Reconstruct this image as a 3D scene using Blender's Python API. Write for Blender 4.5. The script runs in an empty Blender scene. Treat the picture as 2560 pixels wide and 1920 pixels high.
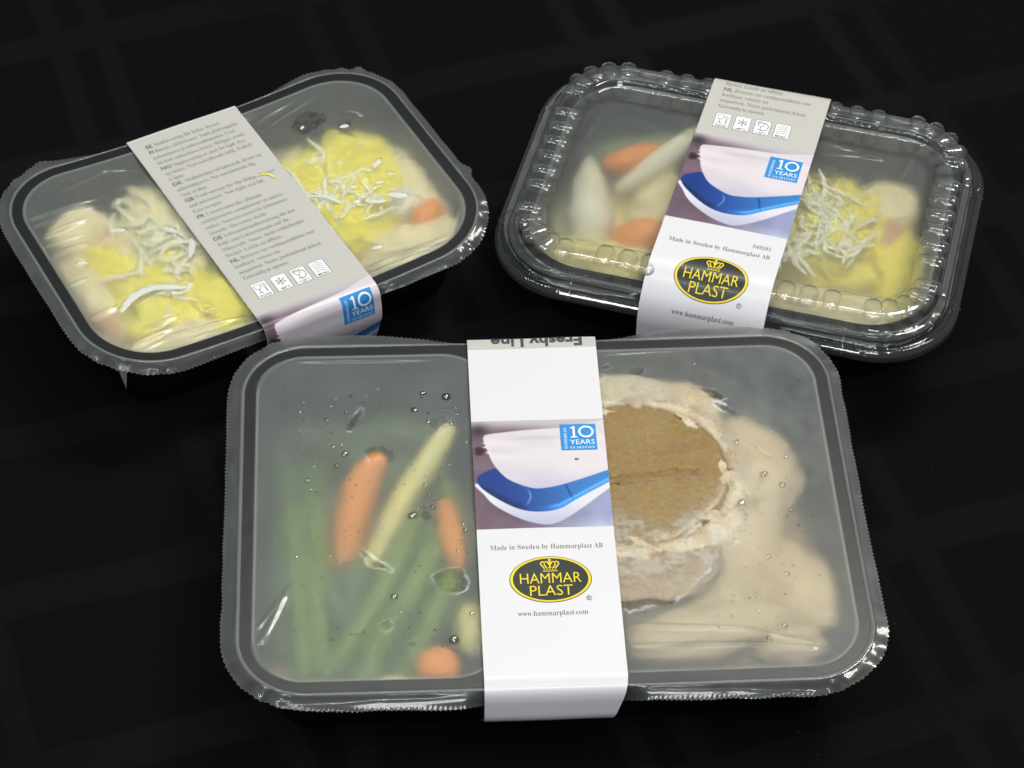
import bpy, bmesh, math, random
import numpy as np
from mathutils import Vector, Matrix, Euler
random.seed(4); rng = np.random.default_rng(4)
SC = bpy.context.scene; COL = SC.collection
R_ = math.radians
MM = .001
RIM = 42.0                                   # height of every tray rim above the cloth, mm

# ------------------------------------------------------------------ camera
cam = bpy.data.objects.new('camera', bpy.data.cameras.new('camera')); COL.objects.link(cam)
SC.camera = cam
PITCH, ROLL, CAMH = 47.42, 1.484, .75268
cam.data.sensor_width = 36; cam.data.lens = 91.26
cam.data.clip_start = .05; cam.data.clip_end = 50
rot = Euler((R_(90 - PITCH), 0, 0)).to_matrix() @ Matrix.Rotation(R_(ROLL), 3, 'Z')
cam.matrix_world = Matrix.Translation((0, 0, CAMH + RIM * MM)) @ rot.to_4x4()
cam.data.dof.use_dof = True; cam.data.dof.focus_distance = .98; cam.data.dof.aperture_fstop = 38

# ------------------------------------------------------------------ world and lamps (an exhibition hall: dim room, ceiling lamps), plus an added front fill
wd = bpy.data.worlds.new('World'); SC.world = wd; wd.use_nodes = True
wd.node_tree.nodes['Background'].inputs[0].default_value = (.80, .86, 1, 1)
wd.node_tree.nodes['Background'].inputs[1].default_value = .13
def area(name, loc, target, sx, sy, power, col, roll=0):
    l = bpy.data.lights.new(name, 'AREA'); l.shape = 'RECTANGLE'; l.size = sx; l.size_y = sy
    l.energy = power; l.color = col
    o = bpy.data.objects.new(name, l); COL.objects.link(o); o.location = loc
    q = (Vector(target) - Vector(loc)).to_track_quat('-Z', 'Y'); o.rotation_euler = (q.to_matrix() @ Matrix.Rotation(R_(roll), 3, 'Z')).to_euler()
    return o
area('ceiling_lamp', (.75, 1.45, 1.75), (0, .72, 0), .42, .42, 20, (1, .955, .86))
area('ceiling_tube', (.2, 1.42, 1.75), (0, .75, 0), .9, .05, 7.5, (.95, 1, .92), 0)
area('ceiling_tube', (-.95, .55, 1.7), (0, .7, 0), .06, 1.3, 6, (.93, 1, .88), 0)
area('ceiling_tube', (-.25, .15, 2.1), (0, .7, 0), 1.3, .06, 9, (.93, 1, .88), 0)
area('front_fill', (.1, -.55, 1.6), (0, .6, 0), .5, .35, 13.5, (.95, .97, 1))  # unseen fill added in front to lift the near walls of the sleeves
area('spot_lamp', (.55, .10, 1.5), (0, .7, 0), .07, .07, 3.5, (.75, .8, 1))
SC.view_settings.view_transform = 'Standard'; SC.view_settings.look = 'None'
SC.view_settings.exposure = 0; SC.view_settings.gamma = 1
SC.render.engine = 'CYCLES'
cy = SC.cycles
cy.use_denoising = True; cy.max_bounces = 14; cy.transparent_max_bounces = 24; cy.transmission_bounces = 12
cy.glossy_bounces = 6; cy.diffuse_bounces = 4; cy.sample_clamp_indirect = 40; cy.blur_glossy = .4
cy.caustics_refractive = True; cy.caustics_reflective = False

# ------------------------------------------------------------------ node helpers
class NT:
    def __init__(s, name):
        s.m = bpy.data.materials.new(name); s.m.use_nodes = True
        s.t = s.m.node_tree; s.t.nodes.clear()
        s.out = s.t.nodes.new('ShaderNodeOutputMaterial')
    def n(s, kind, ins=None, **pr):
        x = s.t.nodes.new('ShaderNode' + kind)
        for k, v in pr.items(): setattr(x, k, v)
        for k, v in (ins or {}).items():
            if isinstance(v, bpy.types.NodeSocket): s.t.links.new(v, x.inputs[k])
            else:
                if isinstance(v, tuple) and len(v) == 3 and x.inputs[k].type == 'RGBA': v = (*v, 1)
                x.inputs[k].default_value = v
        return x
    def math(s, op, a, b=0.0, clamp=False):
        return s.n('Math', {0: a, 1: b}, operation=op, use_clamp=clamp).outputs[0]
    def mixs(s, f, a, b): return s.n('MixShader', {0: f, 1: a, 2: b}).outputs[0]
    def mixc(s, f, a, b):
        x = s.n('Mix', data_type='RGBA')
        for i, v in ((0, f), (6, a), (7, b)):
            if isinstance(v, bpy.types.NodeSocket): s.t.links.new(v, x.inputs[i])
            else: x.inputs[i].default_value = (*v, 1) if isinstance(v, tuple) else v
        return x.outputs[2]
    def obj(s): return s.n('TexCoord').outputs['Object']
    def noise(s, vec, scale, detail=3, rough=.5, dist=0):
        return s.n('TexNoise', {'Vector': vec, 'Scale': scale, 'Detail': detail, 'Roughness': rough, 'Distortion': dist}).outputs[0]
    def ramp(s, f, lo, hi): return s.n('MapRange', {0: f, 1: lo, 2: hi}).outputs[0]
    def bump(s, h, strength, dist): return s.n('Bump', {'Height': h, 'Strength': strength, 'Distance': dist}).outputs[0]
    def done(s, sh): s.t.links.new(sh, s.out.inputs[0]); return s.m

def principled(name, col, rough=.5, spec=.5, noise=None, bump=None, sss=0, coat=0, vc=None):
    """noise=(scale, colour2, lo, hi) ; bump=(scale, dist)"""
    t = NT(name); o = t.obj(); c = col
    if vc: c = t.n('VertexColor', layer_name=vc).outputs[0]
    if noise: c = t.mixc(t.ramp(t.noise(o, noise[0], 5, .6), noise[2], noise[3]), c, noise[1])
    ins = {'Base Color': c, 'Roughness': rough, 'Specular IOR Level': spec}
    if sss: ins['Subsurface Weight'] = sss; ins['Subsurface Radius'] = (.004, .003, .002); ins['Subsurface Scale'] = 1.0
    if coat: ins['Coat Weight'] = coat; ins['Coat Roughness'] = .15
    if bump: ins['Normal'] = t.bump(t.noise(o, bump[0], 6, .6), .8, bump[1])
    return t.done(t.n('BsdfPrincipled', ins).outputs[0])

def film_material():
    t = NT('fogged_film'); o = t.obj()
    fog = t.n('Attribute', attribute_name='fog').outputs['Fac']
    nz = t.noise(o, 60, 3); fine = t.noise(o, 2600, 2)
    k = t.math('ADD', t.math('MULTIPLY', nz, .35), t.math('ADD', t.math('MULTIPLY', fine, .35), .65))
    f = t.math('MULTIPLY', fog, k, True)
    T = t.n('BsdfTransparent', {0: (1, 1, 1)}).outputs[0]
    Rf = t.n('BsdfGlass', {'Color': (1, 1, .99), 'Roughness': .74, 'IOR': 1.25}, distribution='MULTI_GGX').outputs[0]
    D = t.n('BsdfDiffuse', {0: (.87, .925, .905)}).outputs[0]
    L = t.n('BsdfTranslucent', {0: (.87, .925, .905)}).outputs[0]
    a = t.mixs(t.math('MULTIPLY', f, 1.5, True), T, Rf)
    b = t.mixs(t.math('MULTIPLY', f, .30, True), a, t.mixs(.5, D, L))
    ln = t.n('Attribute', attribute_name='line').outputs['Fac']
    b = t.mixs(ln, b, D)
    bp = t.bump(t.noise(o, 55, 2, .5, .5), .22, .0014)
    G = t.n('BsdfGlossy', {'Color': (1, 1, 1), 'Roughness': .09, 'Normal': bp}).outputs[0]
    G2 = t.n('BsdfGlossy', {'Color': (1, 1, 1), 'Roughness': .34, 'Normal': bp}).outputs[0]
    fr = t.n('Fresnel', {'IOR': 1.45, 'Normal': bp}).outputs[0]
    return t.done(t.mixs(fr, b, t.mixs(.42, G, G2)))
def clear_material(name, veil=.05, rough=.05, k=1.7, tint=(.97, .98, .97)):
    t = NT(name); o = t.obj()
    T = t.n('BsdfTransparent', {0: tint}).outputs[0]
    D = t.n('BsdfDiffuse', {0: (.86, .92, .9)}).outputs[0]
    a = t.mixs(veil, T, D)
    G = t.n('BsdfGlossy', {'Roughness': rough}).outputs[0]
    fr = t.math('MULTIPLY', t.n('Fresnel', {'IOR': 1.5}).outputs[0], k, True)
    return t.done(t.mixs(fr, a, G))
def cloth_material():
    t = NT('black_damask'); o = t.obj()
    x = t.n('SeparateXYZ', {0: t.n('Mapping', {'Vector': o, 'Rotation': (0, 0, R_(-20))}).outputs[0]})
    wob = t.math('MULTIPLY', t.math('SUBTRACT', t.noise(o, 9, 1), .5), .008)
    def band(c, period, centre, half, soft=.002):
        a = t.math('ADD', t.math('SUBTRACT', c, centre - period / 2), wob)
        m = t.math('ABSOLUTE', t.math('SUBTRACT', t.math('FLOORED_MODULO', a, period), period / 2))
        return t.n('MapRange', {0: m, 1: half - soft, 2: half + soft, 3: 1, 4: 0}).outputs[0]
    U, V = x.outputs[0], x.outputs[1]
    h = band(V, .080, .958, .0085)
    v = t.math('MAXIMUM', band(U, .118, .116, .0052), band(U, .118, .138, .0052))
    m = t.math('MAXIMUM', h, v)
    w1 = t.n('TexWave', {'Vector': t.n('Mapping', {'Vector': o, 'Rotation': (0, 0, R_(25))}).outputs[0], 'Scale': 420, 'Distortion': .6}).outputs[0]
    lint = t.ramp(t.noise(o, 700, 1), .80, .84)
    m = t.math('MULTIPLY', m, t.math('ADD', .42, t.math('MULTIPLY', t.ramp(t.noise(o, 3.2, 1), .35, .62), .5)))  # noise fade puts uneven satin sheen into the band colour
    c = t.mixc(m, (.0021, .0020, .0025), (.0058, .0054, .0070))
    c = t.mixc(t.math('MULTIPLY', w1, .28), c, (.0012, .0012, .0012))
    c = t.mixc(t.math('MULTIPLY', lint, .5), c, (.05, .045, .04))
    bp = t.bump(t.math('ADD', t.noise(o, 1500, 2), w1), .5, .0003)
    return t.done(t.n('BsdfPrincipled', {'Base Color': c, 'Roughness': .9, 'Specular IOR Level': .08, 'Normal': bp}).outputs[0])

M = {}
M['cloth'] = cloth_material()
M['film'] = film_material()
M['lid'] = clear_material('clear_lid_plastic', .03, .045, 1.9, (1, 1, 1))
M['drop'] = clear_material('water', .0, .08, 5.5)
M['tray'] = principled('black_tray_plastic', (.007, .007, .008), .3, .5, bump=(120, .00004))
M['paper'] = principled('coated_white_card', (.69, .67, .695), .34, .35, coat=.12)
M['grey'] = principled('printed_grey', (.50, .48, .45), .4, .3)
M['picture'] = principled('printed_colour', (1, 1, 1), .3, .4, vc='ink', coat=.15)
M['ink'] = principled('ink_dark_grey', (.07, .07, .08), .5, .2)
M['soft_ink'] = principled('ink_mid_grey', (.15, .15, .15), .5, .2)
M['ink_black'] = principled('ink_black_green', (.018, .022, .018), .35, .4, coat=.2)
M['ink_yellow'] = principled('ink_yellow', (.80, .62, .03), .4, .3)
M['ink_blue'] = principled('ink_blue', (.03, .25, .62), .35, .3)
M['ink_white'] = principled('ink_white', (.86, .87, .87), .4, .3)
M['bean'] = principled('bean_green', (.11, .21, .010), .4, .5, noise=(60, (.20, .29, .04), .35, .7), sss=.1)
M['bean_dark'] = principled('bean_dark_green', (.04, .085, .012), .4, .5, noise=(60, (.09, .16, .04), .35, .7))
M['carrot'] = principled('carrot_orange', (.97, .30, .005), .45, .5, noise=(80, (.85, .32, .05), .4, .7), sss=.15)
M['parsnip'] = principled('wax_bean_yellow', (.85, .74, .22), .45, .5, noise=(50, (.75, .70, .36), .4, .7), sss=.15)
M['patty'] = principled('brown_patty', (.27, .15, .020), .22, .6, noise=(38, (.32, .195, .042), .3, .72), bump=(400, .0002))
M['slit'] = principled('patty_slit', (.27, .135, .018), .4, .4)
M['frost'] = principled('frosted_fat', (.80, .69, .50), .5, .4, noise=(90, (.52, .36, .19), .35, .68), bump=(200, .0008))
M['sauce'] = principled('cream_sauce', (.66, .52, .31), .4, .5, noise=(35, (.56, .42, .24), .3, .7))
M['tan'] = principled('potato_tan', (.72, .54, .31), .5, .4, noise=(40, (.66, .52, .32), .3, .7), sss=.1)
M['gravy'] = principled('thin_gravy', (.36, .24, .12), .3, .5, noise=(120, (.36, .26, .16), .4, .7))
M['deep'] = principled('dark_sauce', (.42, .31, .17), .4, .4, noise=(30, (.30, .21, .12), .35, .7))
M['pale_mash'] = principled('pale_yellow_mash', (.92, .78, .26), .75, .2, noise=(45, (.93, .84, .45), .4, .7))
M['potato'] = principled('potato_yellow', (.98, .83, .06), .75, .2, noise=(60, (.95, .86, .22), .35, .7), bump=(160, .001), sss=.15)
M['cream'] = principled('cream_mash', (.93, .82, .46), .75, .2, noise=(45, (.80, .66, .38), .4, .7), bump=(160, .0008), sss=.1)
def soft_white(name, c):
    t = NT(name); return t.done(t.mixs(.04, t.n('BsdfDiffuse', {0: c}).outputs[0], t.n('BsdfTranslucent', {0: c}).outputs[0]))
M['cheese'] = soft_white('grated_cheese', (1, .97, .70))
M['onion'] = principled('white_shred', (.80, .80, .74), .75, .15)
M['pink'] = principled('sausage_pink', (.66, .33, .16), .5, .4, noise=(50, (.62, .38, .24), .3, .7))
M['white_food'] = principled('white_fish', (.93, .88, .68), .5, .4, noise=(40, (.76, .72, .48), .3, .7), sss=.1)
M['leek'] = principled('leek_green', (.16, .24, .10), .5, .4, noise=(40, (.26, .32, .16), .3, .7))

# ------------------------------------------------------------------ object helpers
def mesh(name, V, F, mat=None, smooth=True, attrs=None):
    me = bpy.data.meshes.new(name)
    me.from_pydata([tuple(v) for v in np.asarray(V, float) * MM], [], [tuple(int(i) for i in f) for f in F])
    for k, (kind, data) in (attrs or {}).items():
        if kind == 'FLOAT':
            a = me.attributes.new(k, 'FLOAT', 'POINT'); a.data.foreach_set('value', np.asarray(data, 'f'))
        else:
            a = me.color_attributes.new(k, 'FLOAT_COLOR', 'POINT'); a.data.foreach_set('color', np.asarray(data, 'f').ravel())
    if smooth: me.polygons.foreach_set('use_smooth', [True] * len(me.polygons))
    if mat: me.materials.append(mat)
    me.update(); return me
def link(name, me, parent=None):
    o = bpy.data.objects.new(name, me); COL.objects.link(o)
    if parent is not None: o.parent = parent
    return o
def tag(o, label, cat, group=None):
    o['label'] = label; o['category'] = cat
    if group: o['group'] = group
    return o
def empty(name, loc, rz):
    o = bpy.data.objects.new(name, None); COL.objects.link(o); o.location = loc; o.rotation_euler = (0, 0, rz)
    o.empty_display_size = .03; return o
FR = {'front': ((.01426, .63072), R_(4.052)), 'left': ((-.11395, .78869), R_(30.568)), 'right': ((.09551, .80035), R_(-13.765))}
def frame(t):
    (x, y), a = FR[t]; return Matrix.Translation((x, y, RIM * MM)) @ Matrix.Rotation(a, 4, 'Z')
def tray_root(t, name='meal_tray'): (x, y), a = FR[t]; return empty(name, (x, y, 0), a)
def put(name, me, t, label, cat, group=None):
    """top-level mesh whose vertices are given in the frame of tray t"""
    n = len(me.vertices); co = np.empty(n * 3, 'f'); me.vertices.foreach_get('co', co); co = co.reshape(-1, 3)
    c = co.mean(0); c[2] = co[:, 2].min(); me.vertices.foreach_set('co', (co - c).ravel()); me.update()
    o = link(name, me); o.location = (frame(t) @ Vector([float(q) for q in c])); o.rotation_euler = (0, 0, FR[t][1])
    return tag(o, label, cat, group)

def vnoise(x, y, s, seed=0):
    """smooth lattice noise, -1..1, feature size s (mm)"""
    r = np.random.default_rng(seed + 77); g = r.uniform(-1, 1, (64, 64))
    x = np.asarray(x) / s + 13.3; y = np.asarray(y) / s + 7.7
    i = np.floor(x).astype(int); j = np.floor(y).astype(int); fx = x - i; fy = y - j
    fx = fx * fx * (3 - 2 * fx); fy = fy * fy * (3 - 2 * fy)
    G = lambda a, b: g[a % 64, b % 64]
    return (G(i, j) * (1 - fx) + G(i + 1, j) * fx) * (1 - fy) + (G(i, j + 1) * (1 - fx) + G(i + 1, j + 1) * fx) * fy
def sstep(a, b, x): t = np.clip((x - a) / (b - a), 0, 1); return t * t * (3 - 2 * t)
def rr(a, b, r, N):
    """rounded rectangle: N points, outward normals, arc length; starts on +x side"""
    L = [2 * (b - r), math.pi * r / 2, 2 * (a - r), math.pi * r / 2] * 2; L[0:1] = [b - r]; L.append(b - r)
    L = [b - r, math.pi * r / 2, 2 * (a - r), math.pi * r / 2, 2 * (b - r), math.pi * r / 2, 2 * (a - r), math.pi * r / 2, b - r]
    cum = np.concatenate([[0], np.cumsum(L)]); s = np.arange(N) / N * cum[-1]
    P = np.zeros((N, 2)); Nn = np.zeros((N, 2))
    for i, si in enumerate(s):
        k = int(np.searchsorted(cum, si, 'right')) - 1; u = si - cum[k]
        if k == 0: P[i] = (a, u); Nn[i] = (1, 0)
        elif k == 8: P[i] = (a, -(b - r) + u); Nn[i] = (1, 0)
        elif k == 2: P[i] = ((a - r) - u, b); Nn[i] = (0, 1)
        elif k == 4: P[i] = (-a, (b - r) - u); Nn[i] = (-1, 0)
        elif k == 6: P[i] = (-(a - r) + u, -b); Nn[i] = (0, -1)
        else:
            q = (k - 1) // 2; th = q * math.pi / 2 + u / r
            cx, cy_ = [(a - r, b - r), (-(a - r), b - r), (-(a - r), -(b - r)), (a - r, -(b - r))][q]
            Nn[i] = (math.cos(th), math.sin(th)); P[i] = (cx + r * Nn[i][0], cy_ + r * Nn[i][1])
    return P, Nn, s
def sdf_rr(x, y, cx, cy_, a, b, r):
    qx = np.abs(x - cx) - (a - r); qy = np.abs(y - cy_) - (b - r)
    return np.hypot(np.maximum(qx, 0), np.maximum(qy, 0)) + np.minimum(np.maximum(qx, qy), 0) - r
def sdf_poly(x, y, P):
    P = np.asarray(P, float); d = np.full(x.shape, 1e9); ins = np.zeros(x.shape, bool)
    for i in range(len(P)):
        a = P[i]; b = P[(i + 1) % len(P)]; e = b - a
        t = np.clip(((x - a[0]) * e[0] + (y - a[1]) * e[1]) / (e @ e + 1e-9), 0, 1)
        d = np.minimum(d, np.hypot(x - a[0] - t * e[0], y - a[1] - t * e[1]))
        c = ((a[1] > y) != (b[1] > y)) & (x < e[0] * (y - a[1]) / (e[1] if abs(e[1]) > 1e-9 else 1e-9) + a[0])
        ins ^= c
    return np.where(ins, -d, d)
def spline(P, n=8, closed=True):
    P = np.asarray(P, float); m = len(P); out = []
    for i in range(m if closed else m - 1):
        g = (lambda k: P[k % m]) if closed else (lambda k: P[min(max(k, 0), m - 1)])
        a, b, c, d = g(i - 1), g(i), g(i + 1), g(i + 2)
        for k in range(n):
            t = k / n
            out.append(.5 * ((2 * b) + (c - a) * t + (2 * a - 5 * b + 4 * c - d) * t * t + (3 * b - a - 3 * c + d) * t ** 3))
    if not closed: out.append(P[-1])
    return np.array(out)
def loft_faces(nr, N, closed=True):
    F = []
    for r in range(nr - 1):
        for i in range(N if closed else N - 1):
            j = (i + 1) % N; F.append((r * N + i, r * N + j, (r + 1) * N + j, (r + 1) * N + i))
    return F
def loft(rows):   # rows: list of (N,3), last one capped to its centre
    N = len(rows[0]); V = np.vstack(rows); F = loft_faces(len(rows), N)
    c = rows[-1].mean(0); V = np.vstack([V, c]); b = (len(rows) - 1) * N
    F += [(b + i, b + (i + 1) % N, len(V) - 1) for i in range(N)]
    return V, F

# ------------------------------------------------------------------ tablecloth
def make_cloth():
    nx, ny = 150, 150
    X, Y = np.meshgrid(np.linspace(-1.0, 1.0, nx) , np.linspace(-.3, 2.2, ny))
    x, y = X * 1000, Y * 1000
    z = 1.3 * vnoise(x, y, 130, 1) + .7 * vnoise(x, y, 47, 2)
    for (cx, cy_, ang, w, h) in ((-160, 980, 20, 6, 1.6), (200, 620, 24, 5, 1.0), (160, 900, -60, 7, 1.8), (-170, 600, -66, 7, 1.0), (230, 800, 15, 9, 1.6)):
        d = -(x - cx) * math.sin(R_(ang)) + (y - cy_) * math.cos(R_(ang)) + 4 * vnoise(x, y, 60, 3)
        z += h * np.exp(-(d / w) ** 2)
    near = np.minimum.reduce([np.hypot(x - c[0][0] * 1000, y - c[0][1] * 1000) for c in FR.values()])
    z = z * sstep(60, 190, near) - .9
    V = np.stack([x, y, z], -1).reshape(-1, 3)
    F = [(j * nx + i, j * nx + i + 1, (j + 1) * nx + i + 1, (j + 1) * nx + i) for j in range(ny - 1) for i in range(nx - 1)]
    o = link('tablecloth', mesh('tablecloth', V, F, M['cloth'])); o['kind'] = 'structure'
make_cloth()

# ------------------------------------------------------------------ trays
SPEC = {'front': dict(a=115, b=84.45, r=25, sag=.8, holes=[(-64.5, 0, 45.5, 79.2, 19), (50.5, 0, 59.5, 79.2, 20)]),
        'left': dict(a=88.9, b=63.2, r=31, sag=5.6, holes=[(0, 0, 83.9, 58.2, 26)]),
        'right': dict(a=88.9, b=63.2, r=31, sag=.3, holes=[(0, 0, 83.9, 58.2, 26)])}
def sagz(t, x): s = SPEC[t]; return -s['sag'] * np.clip(1 - (x / s['a']) ** 2, -.3, 1)
def make_tray_body(t, root):
    S = SPEC[t]; a, b, r = S['a'], S['b'], S['r']
    # rim land with the compartment openings
    bm = bmesh.new(); N = 260
    if len(S['holes']) == 1:
        h = S['holes'][0]; A = rr(a, b, r, N)[0]; B = rr(h[2], h[3], h[4], N)[0]
        V0 = np.vstack([np.column_stack([A * (1 - k) + B * k, sagz(t, (A * (1 - k) + B * k)[:, 0])]) for k in (0, .5, 1)])
        vs = [bm.verts.new(p) for p in V0]
        for f in loft_faces(3, N): bm.faces.new([vs[i] for i in f])
    loops = [rr(a, b, r, N)[0]] + [rr(h[2], h[3], h[4], 200)[0] + np.array(h[:2]) for h in S['holes']]
    edges = []
    for L in (loops if len(S['holes']) > 1 else []):
        vs = [bm.verts.new((p[0], p[1], float(sagz(t, p[0])))) for p in L]
        edges += [bm.edges.new((vs[i], vs[(i + 1) % len(vs)])) for i in range(len(vs))]
    if edges: bmesh.ops.triangle_fill(bm, edges=edges, use_beauty=True)
    bmesh.ops.recalc_face_normals(bm, faces=bm.faces)
    if sum(f.normal.z for f in bm.faces) < 0: bmesh.ops.reverse_faces(bm, faces=bm.faces)
    bm.verts.index_update()
    V = [tuple(v.co) for v in bm.verts]; F = [tuple(v.index for v in f.verts) for f in bm.faces]; bm.free()
    V = np.array(V); base = len(V)
    P, n, _ = rr(a, b, r, N)
    rows = []
    for o, z, k in ((0, -.02, 1), (.5, -.3, 1), (.7, -1, 1), (.5, -2.6, 1), (-.4, -2.6, 1), (-4.6, -1.6, 1), (-6.5, -4, 1), (-8.5, -14, .6), (-13, -38, 0), (-17, -41.7, 0)):
        q = P + n * o; rows.append(np.column_stack([q, z + sagz(t, q[:, 0]) * k]))
    V2, F2 = loft(rows)
    V = np.vstack([V, V2]); F += [tuple(i + base for i in reversed(f)) for f in F2]
    for h in S['holes']:
        P, n, _ = rr(h[2], h[3], h[4], 200); base = len(V); rows = []
        for o, z, k in ((0, -.02, 1), (-.5, -.4, 1), (-1.2, -3, 1), (-3, -12, .6), (-8, -35, 0), (-12, -38.5, 0)):
            q = P + n * o + np.array(h[:2]); rows.append(np.column_stack([q, z + sagz(t, q[:, 0]) * k]))
        V2, F2 = loft(rows); V = np.vstack([V, V2]); F += [tuple(i + base for i in f) for f in F2]
    V[:, 2] += RIM
    return link('tray_body', mesh('tray_body', V, F, M['tray'], smooth=True), root)

def ridge(x, y, x0, y0, x1, y1, w, h):
    ex, ey = x1 - x0, y1 - y0; t = ((x - x0) * ex + (y - y0) * ey) / (ex * ex + ey * ey)
    d = np.hypot(x - x0 - np.clip(t, 0, 1) * ex, y - y0 - np.clip(t, 0, 1) * ey)
    return h * np.exp(-(d / w) ** 2) * np.clip(np.sin(np.clip(t, 0, 1) * math.pi), 0, 1) ** .5

big = [([(-69, -30, 0), (-62, -24.5, 0), (-52, -23, 0), (-41, -28, 0)], 1.9, 'biggest curved white shred, at the left film of the left tray'), ([(-31, -12, 0), (-28, -7, 0), (-26, -3, 0)], 1.5, 'short white shred touching the left edge of the grey sleeve'),
       ([(30, -3, 0), (34, -6, 0), (38, -13, 0)], 1.1, 'bent thin white shred just right of the sleeve'), ([(48, -19, 0), (54, -22.5, 0)], 1.1, 'small flat white shred near the right heap'),
       ([(58, -20, 0), (63, -24, 0)], 1.9, 'chunky white flake right of the small flat shred'), ([(60, -2, 0), (64, .5, 0)], 1.2, 'white flake over the middle of the right heap'), ([(56, -11, 0), (59, -12, 0)], .9, 'tiny white crumb between the right flakes'),
       ([(63, -9, 0), (65, -10, 0)], .8, 'tiny white crumb beside the far right flake'), ([(46, -8, 0), (48, -8.5, 0)], .8, 'tiny white crumb on the crown of the right heap'), ([(59, 28, 0), (62, 27, 0)], 1.2, 'white crumb in the right dark clear patch'), ([(44, 36, 0), (45.5, 37, 0)], .8, 'white crumb in the left dark clear patch'),
       ([(-53, 16, 0), (-49, 14, 0)], 1.3, 'small white flake on the far side of the left heap'), ([(-33, 8, 0), (-30, 5, 0)], 1.4, 'white flake near the sleeve on the left heap'), ([(38, -44, 0), (41, -45, 0)], 1.0, 'small white flake near the front wall right of the sleeve'), ([(-74, 3, 0), (-71, 2, 0)], 1.1, 'white flake near the left end wall')]
FLAKES = [(P, r) for P, r, lb in big]
def film_height(t, x, y):
    S = SPEC[t]; D = sdf_rr(x, y, 0, 0, S['a'], S['b'], S['r'])
    ins = np.minimum.reduce([sdf_rr(x, y, *h) for h in S['holes']])
    depth = np.clip(-ins, 0, 60)
    z = .25 + sagz(t, x) + .35 * vnoise(x, y, 30, 5) * sstep(0, 12, depth)
    for q in RIDGES.get(t, ()): z = z + ridge(x, y, *q) * sstep(-1, 3, depth)
    if t == 'front': z = z - .5 * sstep(0, 25, depth)
    if t == 'left': z = z + .9 * sstep(0, 25, depth)
    z = z - {'front': .2, 'left': 1.6, 'right': 0}[t] * np.exp(-((x - 1) / 31) ** 6) * sstep(0, 7, depth)
    return z, D, ins
RIDGES = {
 'left': [(-84, 36.2, -50, 36.4, .9, .8), (-84, 31.6, -52, 32, 1.0, .85), (-82, 23.5, -60, 26, 1.4, 1.15), (-83, 12, -66, 12, 1.2, .9), (-84, 18, -64, 17.5, .7, .4), (-84, -8, -74, -7, .9, .5),
          (-84, -30, -69, -27, 1.5, .9), (-75, -50, -54, -47, 1.5, 1.0), (-70, -54, -50, -50, .8, .5), (-62, -51.5, -25, -53, 1.1, .85), (-50, -56, -25, -57, .8, .6), (-66, -44, -50, -42, 1.2, .7),
          (28, -52.5, 68, -54.5, .9, .75), (28, -56, 70, -57, .7, .5), (68, -54, 80, -42, .7, .5), (26, 50, 50, 54, .9, .5), (28, 44, 60, 52, .9, .4), (-46, 54, -28, 47, .9, .4), (-70, 46, -40, 52, .8, .4)],
 'front': [(-107, -62, -97, -36, 1.2, .55), (-108, -55, -99, -40, .9, .4), (27, -57.5, 70, -61, .8, .62), (68, -61, 94, -69.5, .8, .62), (27, -67, 70, -68, .8, .6), (68, -68, 94, -71, .8, .6), (26, 77, 70, 79, .7, .4), (-96, 77, -40, 76.5, .7, .4),
           (-105, 68, -90, 40, 3, .5), (60, 74, 100, 50, 4, .25), (70, 70, 107, 30, 4, .25)],
 'right': [(62, 32, 66, 52, 1.0, .5), (66, 50, 70, 36, 1.0, .4), (-60, 40, -25, 30, 2, .5), (25, 46, 60, 40, 1.0, .5), (25, 38, 60, 44, 1, .4), (-76, 10, -70, 40, 1.5, .4)]}
# clear places wiped through the condensation: (outline, fog left, brighter edge)
PATCH = {
 'front': [([(24, 46), (38, 51), (50, 52), (60, 47), (67, 40), (70, 31), (74, 22), (73, 12), (70, 4), (64, -4), (56, -6), (45, -15), (38, -19), (24, -8)], .06, .08),
           ([(22, 2), (30, -4), (40, -8), (52, -6), (62, 4), (70, 12), (76, 8), (76, -4), (73, -15), (68, -22), (62, -24), (60, -31), (52, -40), (47, -46), (38, -49), (22, -47)], .22, .75),
           ([(24, 51), (40, 56), (50, 54), (46, 62), (36, 63), (24, 62)], .45, .5),
           ([(68, 48), (74, 44), (78, 40), (76, 45), (70, 50)], .15, .8), ([(56, 54), (62, 58), (70, 56), (74, 52), (68, 51), (62, 50)], .2, .4),
           ([(36, 66), (39, 69), (43, 68), (41, 65)], .2, .3), ([(26, 70), (29, 72), (30, 69)], .2, .3),
           ([(-44, -31), (-34, -30), (-31, -36), (-35, -41), (-42, -38)], .12, .7), ([(-70, -20), (-65, -24), (-60, -27), (-58, -30), (-62, -29), (-68, -26)], .1, .8),
           ([(-68, 30), (-62, 32), (-57, 27), (-60, 22), (-63, 26), (-66, 21)], .15, .3), ([(-72, 49), (-69, 51), (-72, 42), (-75, 40)], .1, .7),
           ([(-44, 45), (-38, 46), (-35, 43), (-38, 39), (-42, 40)], .2, .6), ([(-48, -4), (-46, -1), (-44, -3), (-46, -6)], .15, .6),
           ([(-64, -54), (-61, -52), (-59, -55), (-62, -58)], .15, .3), ([(-74, -58), (-70, -57), (-71, -60)], .15, .2), ([(-54, -63), (-51, -62), (-52, -65)], .15, .2),
           ([(24, 12), (34, 14), (54, 17), (60, 16), (50, 13), (36, 10), (24, 6)], .0, .1)],
 'left': [([(40, 38), (46, 44), (53, 43), (56, 36), (49, 33), (43, 33)], .26, .3), ([(58, 30), (62, 36), (68, 34), (69, 28), (63, 26)], .28, .3), ([(54, 38), (57, 40), (58, 37)], .2, .2)],
 'right': [([(20, -15), (30, -25), (46, -20), (58, -5), (56, 10), (50, 24), (38, 30), (20, 28)], .45, .0)]}
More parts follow.
